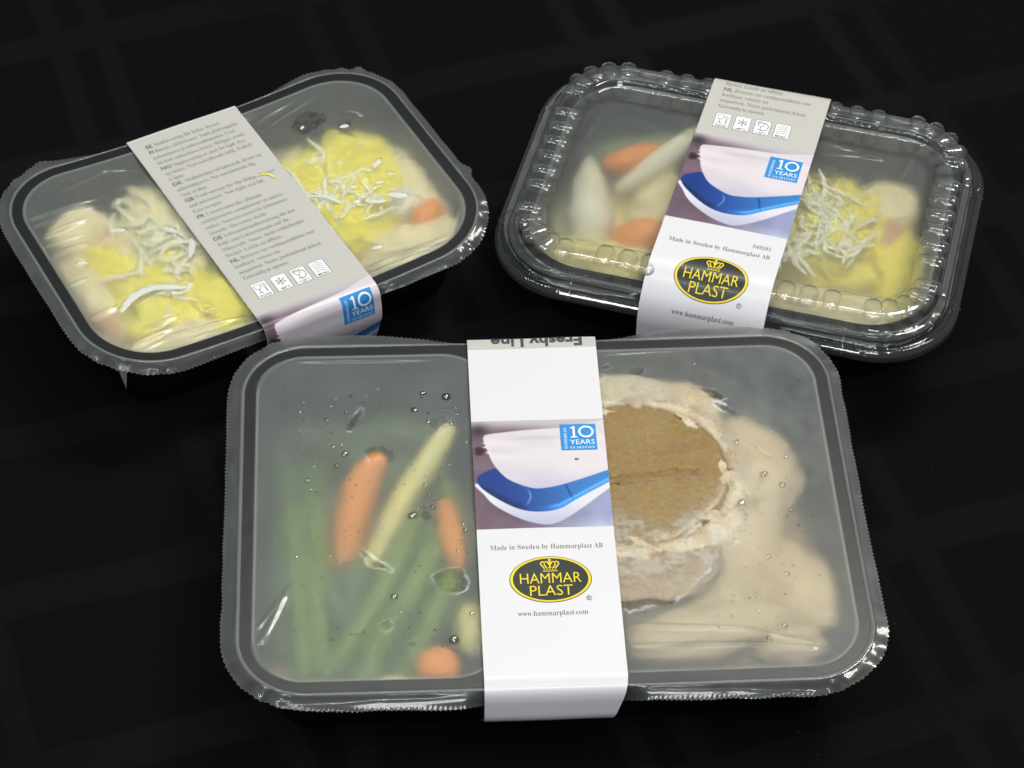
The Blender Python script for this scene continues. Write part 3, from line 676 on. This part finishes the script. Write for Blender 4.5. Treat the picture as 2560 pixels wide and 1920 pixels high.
def make_logo(S, cx, cw, root, cut=1.3):
    base = link_none = S.decal('logo', *disc2(cx, cw, 15.2, 10.7, 72, 10), .10, M['ink_black'], root)
    lg = base
    S.decal('yellow_border', *disc2(cx, cw, 14.9, 10.4, 90, 3, .935), .16, M['ink_yellow'], lg)
    S.decal('lettering', *text2('HAMMAR', cx, cw + 1.9, width=22.6, height=4.7, ser=False, offset=-.004, cut=cut, align='c', res=3), .3, M['ink_yellow'], lg)
    S.decal('lettering', *text2('PLAST', cx, cw + 7.6, width=15.8, height=4.7, ser=False, offset=-.004, cut=cut, align='c', res=3), .3, M['ink_yellow'], lg)
    L = []; by = cw - 3.5
    L += [rect2(cx - 2.7, by - .35, cx + 2.7, by, 1.2), rect2(cx - 2.6, by - 1.75, cx + 2.6, by - 1.5, 1.2)]
    L += [disc2(cx + k * 1.05, by - .95, .28, .28, 8, 2) for k in (-2, -1, 0, 1, 2)]
    for sgn in (-1, 1):
        L.append(band2(spline([(cx + sgn * 2.2, by - 1.8), (cx + sgn * 3.3, by - 3.4), (cx + sgn * 2.9, by - 4.5), (cx + sgn * 2.1, by - 4.4), (cx + sgn * 2.0, by - 3.6)], 4, False), .5))
        L.append(band2(spline([(cx + sgn * 1.2, by - 1.8), (cx + sgn * 2.0, by - 3.2), (cx + sgn * 1.6, by - 4.5), (cx + sgn * .7, by - 4.4), (cx + sgn * .8, by - 3.7)], 4, False), .45))
    L += [band2([(cx, by - 1.8), (cx, by - 5.9)], .55), band2([(cx - .65, by - 5.3), (cx + .65, by - 5.3)], .4), disc2(cx, by - 3.6, .65, .8, 12, 2)]
    S.decal('crown', *join2(L), .32, M['ink_yellow'], lg)
    rx, rw = cx + 13.6, cw + 9.3
    S.decal('registered_mark', *join2([band2([(rx + .95 * math.cos(a), rw + .95 * math.sin(a)) for a in np.linspace(0, 2 * math.pi, 18, endpoint=False)], .22, True), text2('R', rx, rw + .5, height=1.05, ser=False, align='c')]), .12, M['ink'], root)
def make_stamp(S, x0, w0, root):
    st = S.decal('blue_stamp', *rect2(x0, w0, x0 + 14, w0 + 13.4, 1.2), .14, M['ink_blue'], root)
    one = join2([band2([(x0 + 5.35, w0 + q) for q in np.linspace(7.1, 1.2, 12)], .85), band2([(x0 + 4.0, w0 + 6.85), (x0 + 6.7, w0 + 6.85)], .5), band2([(x0 + 4.1, w0 + 2.3), (x0 + 5.35, w0 + 1.45)], .55)])
    zero = band2([(x0 + 10.1 + 2.6 * math.cos(a), w0 + 4.15 + 2.6 * math.sin(a)) for a in np.linspace(0, 2 * math.pi, 36, endpoint=False)], .85, True)
    S.decal('lettering', *join2([one, zero]), .34, M['ink_white'], st)
    S.decal('lettering', *text2('YEARS', x0 + 3.6, w0 + 10.4, width=9.6, height=2.3, ser=False, cut=1.5), .20, M['ink_white'], st)
    S.decal('lettering', *text2('GUARANTEE', x0 + 3.6, w0 + 12.6, width=9.6, height=1.1, ser=True), .20, M['ink_white'], st)
    S.decal('lettering', *text2('HAMMERPLAST', x0 + 2.5, w0 + 12.6, width=10.8, height=1.1, ser=True, rot90=True), .20, M['ink_white'], st)
LINES = ['SE Matförvaring för kylen, frysen', 'FI Ruoan säilytykseen. Sopii jääkaappiin,', 'pakastimeen ja mikroaaltouuniin. Uusi,', 'tiiviisti sulkeutuva kansi. Helppo avata', 'NO Oppbevaring av mat for kjøl, frys', 'og mikro. Nytt tettsittende lokk. Enkelt', 'å åpne.',
         'DK Madbeholder til køleskab, fryser og', 'mikrobølgeovn. Nyt tætsluttende låg.', 'Nem at åbne.', 'GB Food storage for the fridge, freezer', 'and microwave. New tight seal lid.', 'Easy to open.',
         'FR Conservation des aliments', '(réfrigérateur, congélateur et micro-', 'ondes). Nouveau couvercle à fermeture', 'étanche. Ouverture facile.', 'DE Lebensmittelaufbewahrung für den', 'Kühl- und Gefrierschrank und die', 'Mikrowelle. Neuer, dicht schließender', 'Deckel. Leicht zu öffnen.',
         'NL Bewaren van voedingsmiddelen voor', 'koelkast, vriezer en', 'magnetron. Nieuw goedsluitend deksel.', 'Eenvoudig te openen.']
ACC['ä'] = ('a', ':')
def make_care_text(S, root, wmin):
    n = len(LINES)
    for i, ln in enumerate(LINES):
        w = (-18.6 if S.t == 'right' else -20.9) - (n - 1 - i) * 3.83
        if w < wmin: continue
        x = -20.2; L = []
        if ln[:2].isupper() and ln[2] == ' ':
            V, F = text2(ln[:2], x, w, height=2.15, ser=False, offset=.03); L.append((V, F)); x = V[:, 0].max() + .9; ln = ln[3:]
        L.append(text2(ln, x, w, height=2.2, ser=True, width=len(ln) * 1.02))
        S.decal('care_text', *join2(L), .12, M['soft_ink'], root)
def make_icons(S, root):
    for i, cap in enumerate(('FOOD', '-40°C', '+120°C', 'MICRO')):
        x, w = -19.6 + i * 8.7, (-14.9 if S.t == 'right' else -17.0)
        b = S.decal('care_icon', *rect2(x, w, x + 6.6, w + 9, 1.6), .12, M['ink_white'], root)
        L = [band2([(x, w), (x + 6.6, w), (x + 6.6, w + 9), (x, w + 9)], .22, True), text2(cap, x + .9, w + 8.5, width=4.9, height=1.2, ser=False, offset=.02)]
        if i in (0, 2):
            k = x + (2.2 if i == 0 else 2.6)
            L += [band2(spline([(k - 1.3, w + 1.2), (k - 1.2, w + 3), (k, w + 3.9), (k + 1.2, w + 3), (k + 1.3, w + 1.2)], 4, False), .25), band2([(k, w + 3.9), (k, w + 6)], .3), band2([(k - 1.1, w + 6.1), (k + 1.1, w + 6.1)], .3), band2([(k - 1.3, w + 1.2), (k + 1.3, w + 1.2)], .2)]
        if i == 0:
            L += [band2([(x + 5, w + 3.6), (x + 5, w + 6.4)], .45), band2([(x + 4.3, w + 1), (x + 4.3, w + 3.3), (x + 5.7, w + 3.3), (x + 5.7, w + 1)], .2), band2([(x + 5, w + 1), (x + 5, w + 3.4)], .2)]
        if i == 1:
            for a in range(6):
                c, s_ = math.cos(a * math.pi / 3 + .52), math.sin(a * math.pi / 3 + .52); X, Y = x + 3.3, w + 3.7
                L += [band2([(X, Y), (X + 2.5 * c, Y + 2.5 * s_)], .26), band2([(X + 1.3 * c - .7 * s_ + .5 * c, Y + 1.3 * s_ + .7 * c + .5 * s_), (X + 1.3 * c, Y + 1.3 * s_), (X + 1.3 * c + .7 * s_ + .5 * c, Y + 1.3 * s_ - .7 * c + .5 * s_)], .2)]
        if i == 2: L += [band2([(x + 3.6 + 2.2 * math.cos(a), w + 3.9 + 2.5 * math.sin(a)) for a in np.linspace(-1.7, 2.0, 12)], .35)] + [band2([(x + .6 + k, w + .7), (x + 1.6 + k, w + 2.4)], .2) for k in (0, .8, 1.6)]
        if i == 3: L += [band2([(x + .9 + q * 4.8, w + 1.2 + k * 1.2 + .3 * math.sin(q * 9)) for q in np.linspace(0, 1, 12)], .22) for k in range(5)]
        S.decal('icon_drawing', *join2(L), .2, M['ink'], b)

def make_sleeve(t, S, label):
    root = tag(tray_root(t, 'card_sleeve'), label, 'card sleeve', 'printed card sleeves round the trays')
    wA, wB = -S.w0, S.L[-1] - S.w0
    S.grid('card_band', -25.7, 25.7, wA, wB, 0, M['paper'], root, step=.8, nu=26)
    S.grid('card_lining', -25.7, 25.7, wA, wB, -.35, M['paper'], root, step=.8, nu=26)
    S.grid('printed_picture', -25.7, 25.7, 0, 54, .06, M['picture'], root, attrs=ink_picture, nu=190, nw=200)
    far = t != 'front'                             # the two small cards are spaced differently
    make_stamp(S, 8.4, 6.4 if far else 2.6, root)
    S.decal('maker_line', *text2('Made in Sweden by Hammarplast AB', 0, 68 if far else 64.2, width=42, height=2.3, align='c', offset=-.012), .12, M['soft_ink' if t == 'front' else 'ink'], root)
    make_logo(S, .6, 83.8 if far else 78.6, root)
    S.decal('web_address', *text2('www.hammarplast.com', .6, 101.4 if far else 95.2, width=25.5, height=2.3, align='c', offset=-.01), .12, M['soft_ink' if t == 'front' else 'ink'], root)
    if t == 'front':
        S.grid('grey_print', -25.7, 25.7, wA + 1, -38.6, .06, M['grey'], root)
        S.decal('product_name', *text2('Freshy Line', 20.2, -45.4, width=36.5, height=5.8, ser=False, offset=.03, flip=True, cut=1.5, res=3), .2, M['ink'], root)
        S.decal('food_speck', *disc2(14, 20.6, .9, .5, 10, 3), .3, M['slit'], root)
    else:
        S.grid('grey_print', -25.7, 25.7, wA + 1, 0, .06, M['grey'], root)
        make_icons(S, root)
        make_care_text(S, root, wA + 4)
        S.decal('article_number', *text2('049281', 13, 63, width=7.6, height=1.9), .12, M['soft_ink'], root)
    return root
S_front = Sleeve('front', [(60, -41.6, 0), (80, -36, 3), (88, -9, 4), (86.6, 1.1, 3), (-87.2, 1.5, 7), (-89.3, -14, 3), (-72, -38, 4), (-60, -41.6, 0)], 41.2, -1.0, -1.6, 4.5)
S_left = Sleeve('left', [(50, -41.6, 0), (58, -38, 3), (64, -14, 4), (64.8, -4.0, 1.6), (-66.2, -3.6, 5), (-68.2, -18, 5), (-62, -37, 3), (-48, -41.6, 0)], -57.0, -.2, 3.4, 0)
S_right = Sleeve('right', [(50, -41.6, 0), (66, -30, 4), (73.2, -5, 3), (62.5, 10.4, 3), (-60.5, 11.3, 9), (-73.8, -1.5, 8.5), (-72.2, -22, 5), (-50, -41.6, 0)], 24.6, -.2, -2.8, 0)
make_sleeve('front', S_front, 'sleeve around the front tray, white with a blank panel above the picture')
make_sleeve('left', S_left, 'sleeve around the back left tray, covered in grey printed text and icons')
make_sleeve('right', S_right, 'sleeve over the clear lidded tray, picture in the middle and logo bending down')

# ------------------------------------------------------------------ food
def tube(pts, rad, n=14, k=7, flat=1.0, bumpy=0, seed=0):
    P = spline(np.array(pts, float), k, False); m = len(P)
    rr_ = np.interp(np.linspace(0, 1, m), np.linspace(0, 1, len(rad)), rad); V = []
    T = np.gradient(P, axis=0); T /= np.linalg.norm(T, axis=1)[:, None]
    up = np.array([0, 0, 1.0]); rows = []
    L = np.concatenate([[0], np.cumsum(np.linalg.norm(np.diff(P, axis=0), axis=1))])
    def ring(c, t, r, s_):
        a = np.cross(up, t); a = a / (np.linalg.norm(a) + 1e-9); b = np.cross(t, a)
        q = np.linspace(0, 2 * math.pi, n, endpoint=False)
        rad_ = r * (1 + bumpy * vnoise(q * 3 + seed * 9, q * 0 + s_, 2.5, seed))
        return c + (np.cos(q) * rad_)[:, None] * a + (np.sin(q) * rad_ * flat)[:, None] * b
    for g in (80, 50, 22): rows.append(ring(P[0] - T[0] * rr_[0] * math.sin(R_(g)) * .9, T[0], rr_[0] * math.cos(R_(g)), 0))
    for i in range(m): rows.append(ring(P[i], T[i], rr_[i], L[i]))
    for g in (22, 50, 80): rows.append(ring(P[-1] + T[-1] * rr_[-1] * math.sin(R_(g)) * .9, T[-1], rr_[-1] * math.cos(R_(g)), L[-1]))
    V = np.vstack([rows[0].mean(0)[None]] + rows); F = [tuple(i + 1 for i in f) for f in loft_faces(len(rows), n)]
    F += [(0, 1 + (i + 1) % n, 1 + i) for i in range(n)]; b = 1 + (len(rows) - 1) * n; V = np.vstack([V, rows[-1].mean(0)[None]])
    F += [(b + i, b + (i + 1) % n, len(V) - 1) for i in range(n)]
    return V, F
def blob(cx, cy_, cz, rx, ry, rz, amp=.12, freq=1.0, seed=0, ang=0, nu=40, nv=22, box=1.0):
    rows = []
    for j in range(1, nv):
        ph = math.pi * j / nv - math.pi / 2; th = np.linspace(0, 2 * math.pi, nu, endpoint=False)
        d = np.stack([np.cos(th) * math.cos(ph), np.sin(th) * math.cos(ph), np.full(nu, math.sin(ph))], 1)
        if box != 1: d = np.sign(d) * np.abs(d) ** box
        k = 1 + amp * (vnoise(d[:, 0] * 3 * freq + seed, d[:, 1] * 3 * freq + d[:, 2] * 2, 1, seed) + .5 * vnoise(d[:, 0] * 7 * freq, d[:, 1] * 7 * freq + d[:, 2] * 5 + seed, 1, seed + 1))
        rows.append(d * k[:, None])
    V = np.vstack(rows + [rows[0].mean(0)[None], rows[-1].mean(0)[None]]); F = loft_faces(len(rows), nu)
    a = len(rows) * nu; F += [(a, (i + 1) % nu, i) for i in range(nu)]; b = (len(rows) - 1) * nu; F += [(a + 1, b + i, b + (i + 1) % nu) for i in range(nu)]
    c, s_ = math.cos(R_(ang)), math.sin(R_(ang)); V = V * np.array([rx, ry, rz]); V = np.column_stack([V[:, 0] * c - V[:, 1] * s_, V[:, 0] * s_ + V[:, 1] * c, V[:, 2]])
    return V + np.array([cx, cy_, cz]), F
def keep_inside(V, t):
    V = V.copy(); H = SPEC[t]['holes']; f = lambda x, y: np.minimum.reduce([sdf_rr(x, y, *h) for h in H])
    for _ in range(3):
        inset = np.interp(-V[:, 2], [0, 3, 12, 35, 39], [1, 1.8, 3.6, 8.6, 13]) + .4
        d = f(V[:, 0], V[:, 1]); e = .05
        gx = (f(V[:, 0] + e, V[:, 1]) - f(V[:, 0] - e, V[:, 1])) / (2 * e); gy = (f(V[:, 0], V[:, 1] + e) - f(V[:, 0], V[:, 1] - e)) / (2 * e)
        g = np.hypot(gx, gy) + 1e-6; m = np.clip(d + inset, 0, None)
        V[:, 0] -= gx / g * m; V[:, 1] -= gy / g * m
    V[:, 2] = np.maximum(V[:, 2], -38.3)
    top = film_height(t, V[:, 0], V[:, 1])[0] - .45
    k = 1.5; V[:, 2] = np.where(V[:, 2] > top - k, top - k + k * (1 - np.exp(-(V[:, 2] - top + k) / k)), V[:, 2])
    return V
def food(name, VF, mat, t, label, cat, group=None): return put(name, mesh(name, keep_inside(VF[0], t) if name != 'cheese_flake' else VF[0], VF[1], M[mat]), t, label, cat, group)

# front tray, left compartment: beans, carrots
beans = [([(-103, 22, -22), (-104, -20, -17), (-98, -68, -16)], 4.2, 'bean_dark', 'leftmost green bean, along the tray side wall'),
         ([(-97, 34, -20), (-95, -10, -13), (-93, -40, -10), (-92, -72, -11)], 4.6, 'bean', 'long upright green bean second from the left wall'),
         ([(-88, 34, -18), (-87, -10, -11), (-88, -40, -8), (-84, -73, -10)], 4.4, 'bean', 'upright green bean between left bean and carrot stick'),
         ([(-79, -8, -21), (-80, -40, -18), (-80, -72, -16)], 4.2, 'bean_dark', 'dark green bean under the foot of the carrot stick'),
         ([(-50, 0, -8), (-60, -28, -7), (-74, -56, -7), (-84, -72, -9)], 4.6, 'bean', 'slanting green bean below the yellow bean, nearest the film'),
         ([(-40, -6, -7), (-50, -32, -6), (-64, -58, -7), (-70, -74, -9)], 5.0, 'bean', 'thick slanting green bean running down from the sleeve'),
         ([(-33, -16, -12), (-44, -45, -10), (-56, -74, -10)], 4.6, 'bean', 'slanting green bean nearest the sleeve'),
         ([(-68, 10, -24), (-74, -20, -24), (-78, -60, -24)], 5.0, 'bean_dark', 'deep lying dark bean in the middle of the compartment'),
         ([(-78, 46, -19), (-60, 52, -17), (-36, 46, -19)], 6.0, 'bean_dark', 'dark bean lying crosswise at the far end'),
         ([(-92, 56, -26), (-70, 38, -20), (-44, 30, -20)], 6.0, 'bean_dark', 'dark bean crossing behind the carrot tip'),
         ([(-40, 28, -16), (-32, 4, -15), (-28, -14, -16)], 4.6, 'bean', 'short green bean beside the sleeve behind the yellow bean'),
         ([(-58, 26, -19), (-46, 6, -17), (-30, -30, -18)], 5.0, 'bean_dark', 'dark bean under the yellow bean')]
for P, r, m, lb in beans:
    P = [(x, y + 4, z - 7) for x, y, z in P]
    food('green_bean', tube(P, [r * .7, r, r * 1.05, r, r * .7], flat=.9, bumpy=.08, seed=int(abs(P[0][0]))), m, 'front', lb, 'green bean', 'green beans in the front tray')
rb = random.Random(12)
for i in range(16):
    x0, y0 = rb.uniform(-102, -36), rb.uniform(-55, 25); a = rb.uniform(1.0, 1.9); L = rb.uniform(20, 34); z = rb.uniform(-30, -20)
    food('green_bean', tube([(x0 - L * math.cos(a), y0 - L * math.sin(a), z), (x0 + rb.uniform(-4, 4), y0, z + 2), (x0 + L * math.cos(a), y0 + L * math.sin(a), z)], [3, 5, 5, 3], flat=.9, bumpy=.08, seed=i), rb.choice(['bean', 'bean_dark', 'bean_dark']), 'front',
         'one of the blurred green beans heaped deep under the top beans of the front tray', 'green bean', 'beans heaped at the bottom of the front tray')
food('carrot_stick', tube([(-64, 28, -6.5), (-71, 17, -12), (-75, 2, -18), (-78, -17, -26)], [4.6, 7.4, 6.8, 3.4], bumpy=.1, seed=3), 'carrot', 'front', 'orange carrot stick left of the pale yellow bean', 'carrot')
food('wax_bean', tube([(-36, 43, -6.5), (-44, 29, -9), (-55, 11, -12), (-66, -13, -17)], [3.6, 5.4, 4.8, 3.4], bumpy=.06, seed=5), 'parsnip', 'front', 'pale yellow bean slanting across the vegetables', 'yellow bean')
food('baby_carrot', blob(-43.5, -70, -8.5, 8.6, 9, 7, .05, seed=2), 'carrot', 'front', 'round orange carrot end at the near edge by the sleeve', 'carrot')
food('carrot_stick', tube([(-38, 8, -13), (-36, -8, -12), (-34, -18, -14)], [4, 5, 3.5], bumpy=.1, seed=8), 'carrot', 'front', 'small orange carrot piece beside the sleeve, half hidden by beans', 'carrot')
food('cut_wax_bean', blob(-60, -76, -12, 8, 4.5, 5, .1, seed=5), 'parsnip', 'front', 'short yellow piece at the near wall between beans', 'yellow bean')
food('cut_wax_bean', blob(-30, -50, -13, 6, 12, 6, .1, seed=6), 'parsnip', 'front', 'yellow piece partly under the sleeve, above the round carrot', 'yellow bean')
food('carrot_slice', blob(-104, -68, -24, 7, 9, 6, .1, seed=9), 'pink', 'front', 'reddish slice deep in the near left corner', 'vegetable slice')
# right compartment
def patty():
    N = 120; th = np.linspace(0, 2 * math.pi, N, endpoint=False); rows = []
    for f, z in ((.90, -14), (1.0, -9), (1.01, -4.5), (.985, -2.2), (.94, -1.2), (.85, -.85), (.6, -.8), (.3, -.8), (.05, -.8)):
        r = 37 * f * (1 + .05 * vnoise(np.cos(th) * 6, np.sin(th) * 6, 2, 50) + .02 * vnoise(np.cos(th) * 20, np.sin(th) * 20, 2, 51))
        x, y = 35 + r * np.cos(th), 16 + r * .97 * np.sin(th)
        rows.append(np.column_stack([x, y, z + .15 * vnoise(x, y, 5, 52)]))
    return loft(rows)
food('meat_patty', patty(), 'patty', 'front', 'large round brown patty pressed against the front film', 'meat patty')
food('patty_slit', blob(38, 13, -.7, 21, 2.3, .5, .35, 2, seed=4, ang=5), 'slit', 'front', 'darker wet streak across the brown patty', 'gravy streak')
def crust():
    N = 160; th = np.linspace(0, 2 * math.pi, N, endpoint=False); rows = []
    for f, z in ((.96, -6), (.985, -1.3), (1.03, -.9), (1.09, -1.3), (1.17, -2.6), (1.28, -6), (1.34, -14)):
        x0, y0 = np.cos(th), np.sin(th)
        low = sstep(0, 1, -y0) * .16 * (f - .96) / .3
        r = 37 * (f + low) * (1 + .045 * vnoise(th * 7, th * 0 + f * 6, 1.3, 60) * (f > 1))
        x, y = 35 + r * x0, 16 + r * .97 * y0
        rows.append(np.column_stack([x, y, z + .5 * vnoise(x, y, 4, 61) * (f > 1)]))
    V = np.vstack(rows); return V, loft_faces(len(rows), N)
fe = food('frosted_edge', crust(), 'frost', 'front', 'pale frosted fat ring around the brown patty', 'fat')
rf = random.Random(9); inv = (Matrix.Translation(fe.location) @ Matrix.Rotation(FR['front'][1], 4, 'Z')).inverted() @ frame('front')
for i in range(24):
    th = rf.uniform(-2.9, 1.9) if i < 26 else rf.uniform(0, 6.28); rad = rf.uniform(33.5, 40) if i < 26 else rf.uniform(36, 41)
    V, F = blob(35 + rad * math.cos(th), 16 + rad * math.sin(th) * .97, -1.25, rf.uniform(2.5, 6), rf.uniform(.9, 2.0), .6, .45, 2, seed=i + 80, ang=math.degrees(th) + rf.uniform(50, 130), nu=18, nv=9)
    V = keep_inside(V, 'front'); fl = link('fat_fleck', mesh('fat_fleck', V, F, M['frost']), fe); fl.matrix_local = inv
food('gravy_pool', blob(38, -26, -3.2, 27, 20, 1.8, .10, seed=21), 'gravy', 'front', 'thin brown gravy smeared on the film below the patty', 'gravy')
food('cream_sauce', blob(56, -14, -21, 46, 60, 8.5, .08, seed=7), 'deep', 'front', 'brown grey sauce covering the floor beneath the patty', 'sauce')
for i, (x, y, z, rx, ry, rz, a, m, lb) in enumerate([(82, 24, -11, 17, 26, 8, 20, 'tan', 'tan potato chunk at the right of the patty'), (72, -20, -13, 13, 32, 8, -28, 'tan', 'long pale strip below right of the patty'),
        (56, -56, -9, 32, 13, 7, 12, 'sauce', 'broad cream coloured chunk at the near edge beside the sleeve'), (94, -34, -15, 13, 22, 8, 15, 'tan', 'tan chunk close to the right wall'),
        (86, -62, -13, 13, 10, 7, 0, 'sauce', 'pale chunk in the near right corner'), (34, 60, -7, 20, 9, 6, -8, 'frost', 'whitish lump behind the patty'), (58, 58, -10, 16, 8, 6, -25, 'tan', 'tan lump behind the patty on its right'), (80, -8, -16, 12, 18, 7, 0, 'sauce', 'deep pale lump under the larger drops'),
        (66, -40, -12, 13, 24, 7, -40, 'sauce', 'slanting pale strip in the middle of the near half')]):
    food('potato_chunk', blob(x, y, z, rx, ry, rz, .12, seed=30 + i, ang=a), m, 'front', lb, 'potato', 'potato chunks in the front tray')

def on(t, x, y): return float(film_height(t, np.array([float(x)]), np.array([float(y)]))[0][0])
# left tray
def mound(t, nm, x, y, z, rx, ry, rz, m, lb, cat, seed, amp=.14, ang=0, g=None):
    return food(nm, blob(x, y, z, rx, ry, rz, amp, 1.6, seed=seed, ang=ang, nu=64, nv=34), m, t, lb, cat, g)
mound('left', 'potato_mash', -47, -22, -19, 27, 34, 13.5, 'potato', 'yellow mash heap left of the grey sleeve', 'mashed potato', 3)
mound('left', 'potato_mash', -60, 4, -18, 12, 18, 11, 'potato', 'small yellow mash peak behind the left heap', 'mashed potato', 5)
mound('left', 'potato_mash', 55, 4, -16, 23, 30, 12, 'potato', 'yellow mash heap right of the grey sleeve', 'mashed potato', 8)
mound('left', 'potato_mash', 40, -18, -16, 15, 20, 11, 'potato', 'lower yellow heap hugging the right edge of the sleeve', 'mashed potato', 9)
mound('left', 'cream_mash', -30, 22, -18, 16, 24, 11, 'cream', 'pale cream heap behind left of the sleeve', 'mashed potato', 12)
mound('left', 'cream_mash', -52, -48, -16, 32, 9, 9, 'cream', 'pale cream strip along the near left wall', 'mashed potato', 14)
mound('left', 'cream_mash', 60, -42, -15, 26, 11, 8, 'cream', 'pale cream strip along the near right wall', 'mashed potato', 15)
mound('left', 'cream_mash', 38, 22, -20, 12, 15, 10, 'cream', 'pale cream heap behind right of the sleeve', 'mashed potato', 16)
mound('left', 'cream_mash', -74, -8, -17, 11, 30, 9, 'cream', 'pale cream heap against the left end wall', 'mashed potato', 21)
mound('left', 'cream_mash', 74, -12, -17, 11, 30, 9, 'cream', 'pale cream heap against the right end wall', 'mashed potato', 22)
mound('left', 'potato_mash', -26, -38, -15, 22, 18, 11, 'potato', 'yellow mash heap at the near left corner of the sleeve', 'mashed potato', 23)
mound('left', 'potato_mash', 34, 4, -15, 17, 26, 10, 'potato', 'yellow mash heap running under the right edge of the sleeve', 'mashed potato', 24)
mound('left', 'cream_mash', -38, 4, -17, 32, 30, 9.5, 'cream', 'broad cream mash between the yellow heap and the cube', 'mashed potato', 25)
food('sauce_layer', blob(0, -12, -24, 88, 60, 9, .06, seed=26), 'cream', 'left', 'creamy sauce layer filling the bottom of the back left tray', 'sauce')
food('potato_cube', blob(-64, 28, -14, 13, 11, 9, .08, seed=17, ang=25, box=.6), 'cream', 'left', 'pale potato cube in the far left corner', 'potato')
food('sausage_piece', blob(-56, 21, -16, 8, 6, 7, .1, seed=18, ang=-60), 'pink', 'left', 'pinkish sausage piece beside the pale cube', 'sausage')
food('sausage_piece', blob(-76, -24, -15, 5, 12, 7, .1, seed=19, ang=10), 'pink', 'left', 'pinkish sausage piece at the near left wall', 'sausage')
food('carrot_slice', blob(69, -33, -9, 9, 5.5, 5, .1, seed=20, ang=20), 'carrot', 'left', 'orange carrot slice near the right end', 'carrot')
food('potato_cube', blob(64, -20, -12, 9, 8, 6, .1, seed=22, ang=25, box=.7), 'white_food', 'left', 'pale potato cube above the carrot slice', 'potato')
def shreds(t, root_label, spots, mat, seed):
    r = random.Random(seed); c0 = spots[0]
    root = empty('grated_cheese', frame(t) @ Vector((c0[0] * MM, c0[1] * MM, c0[2] * MM)), FR[t][1]); tag(root, root_label, 'grated cheese')
    for (cx, cy_, cz, spread, n) in spots:
        for i in range(n):
            x, y = cx + r.gauss(0, spread), cy_ + r.gauss(0, spread * 1.1); a = r.uniform(0, math.pi); L = r.uniform(4, 12); b = r.uniform(-5, 5)
            z = cz + r.uniform(-1.6, 1.2); p0 = np.array([x, y, z]); d = np.array([math.cos(a), math.sin(a), r.uniform(-.12, .12)]); q = np.array([-d[1], d[0], 0])
            V, F = tube([p0 - d * L, p0 - d * L * .3 + q * b, p0 + d * L * .4 + q * b * r.uniform(-.3, 1), p0 + d * L], [.5, 1.15, 1.15, .4], n=7, k=4, flat=.5)
            o = link('cheese_shred', mesh('cheese_shred', keep_inside(V, t) - np.array(c0[:3]), F, M[mat]), root)
shreds('left', 'loose pale cheese shreds on the left heap of the left tray', [(-41, -6, -5.4, 8, 22), (-37, 20, -7, 6, 9), (-50, -26, -5.5, 8, 10)], 'cheese', 1)
shreds('left', 'loose pale cheese shreds on the right heap of the left tray', [(38, 4, -5, 8, 18), (44, -16, -5, 7, 10)], 'cheese', 2)
for P, r, lb in big:
    P = [(x, y, on('left', x, y) - r * .32 - .12) for x, y, z in P]
    food('cheese_flake', tube(P, [r * .5, r, r, r * .6], flat=.22, bumpy=.15), 'onion', 'left', lb, 'cheese flake', 'white flakes stuck under the left film')
P = [(14.7, 18.0, -3.6), (18.3, 17.2, -3.6), (20.6, 13.2, -3.6)]
put('cheese_shred', mesh('cheese_shred', *tube(P, [.25, .4, .4, .2], n=6, k=5, flat=.6), M['potato']), 'left', 'tiny yellow curl of cheese lying on the grey printed card', 'cheese shred')
# right tray
food('white_wedge', tube([(-70, 14, -6.5), (-67, 2, -8), (-62, -18, -11), (-60, -28, -12)], [.8, 6.5, 11, 8], bumpy=.06, seed=2, n=24), 'white_food', 'right', 'white pointed wedge near the left end', 'fish')
food('white_wedge', tube([(-26, 42, -8), (-40, 22, -8), (-53, 2, -10)], [6.5, 6, 2.5], bumpy=.06, seed=4, n=24), 'white_food', 'right', 'long pale wedge beside the left edge of the sleeve', 'fish')
food('leek_strip', blob(-48, 34, -17, 30, 8, 7, .1, seed=42, ang=22), 'leek', 'right', 'dull green strip behind the carrot', 'leek')
food('carrot_stick', blob(-50, 21, -9, 17, 7, 7, .08, seed=43, ang=32), 'carrot', 'right', 'orange carrot piece left of the sleeve, the far one', 'carrot')
food('carrot_stick', blob(-38, -24, -10, 13, 8, 7, .08, seed=44, ang=28), 'carrot', 'right', 'orange carrot piece left of the sleeve, the near one', 'carrot')
food('sauce_layer', blob(0, -20, -26, 88, 48, 10, .06, seed=36), 'pale_mash', 'right', 'creamy sauce layer filling the bottom of the lidded tray', 'sauce')
mound('right', 'potato_mash', -48, -42, -14, 30, 12, 10, 'pale_mash', 'pale yellow mash along the near left wall of the lidded tray', 'mashed potato', 45)
mound('right', 'cream_mash', -30, -4, -15, 18, 24, 9, 'cream', 'cream coloured heap at the left edge of the sleeve', 'mashed potato', 46)
mound('right', 'potato_mash', 38, 2, -14.5, 27, 34, 12.5, 'potato', 'yellow mash heap under the cheese right of the sleeve', 'mashed potato', 47)
mound('right', 'cream_mash', 45, -44, -14, 38, 11, 9, 'cream', 'cream coloured mash along the near right wall', 'mashed potato', 48)
food('sausage_piece', blob(63, 3, -15, 9, 19, 8, .08, seed=49, ang=-10), 'pink', 'right', 'blurred reddish sausage piece at the right end', 'sausage')
food('potato_cube', blob(60, 24, -14, 13, 13, 8, .08, seed=50, box=.7), 'cream', 'right', 'pale potato piece behind the sausage', 'potato')
mound('right', 'potato_mash', 70, -12, -16, 11, 26, 10, 'potato', 'yellow mash along the right end wall', 'mashed potato', 51)
shreds('right', 'thick nest of pale cheese shreds right of the sleeve in the lidded tray', [(33, 2, -1.6, 7.5, 22), (30, 16, -1.8, 4, 7), (39, -9, -1.6, 6, 13), (28, -24, -2, 3, 8), (47, -2, -1.8, 4, 4)], 'cheese', 3)
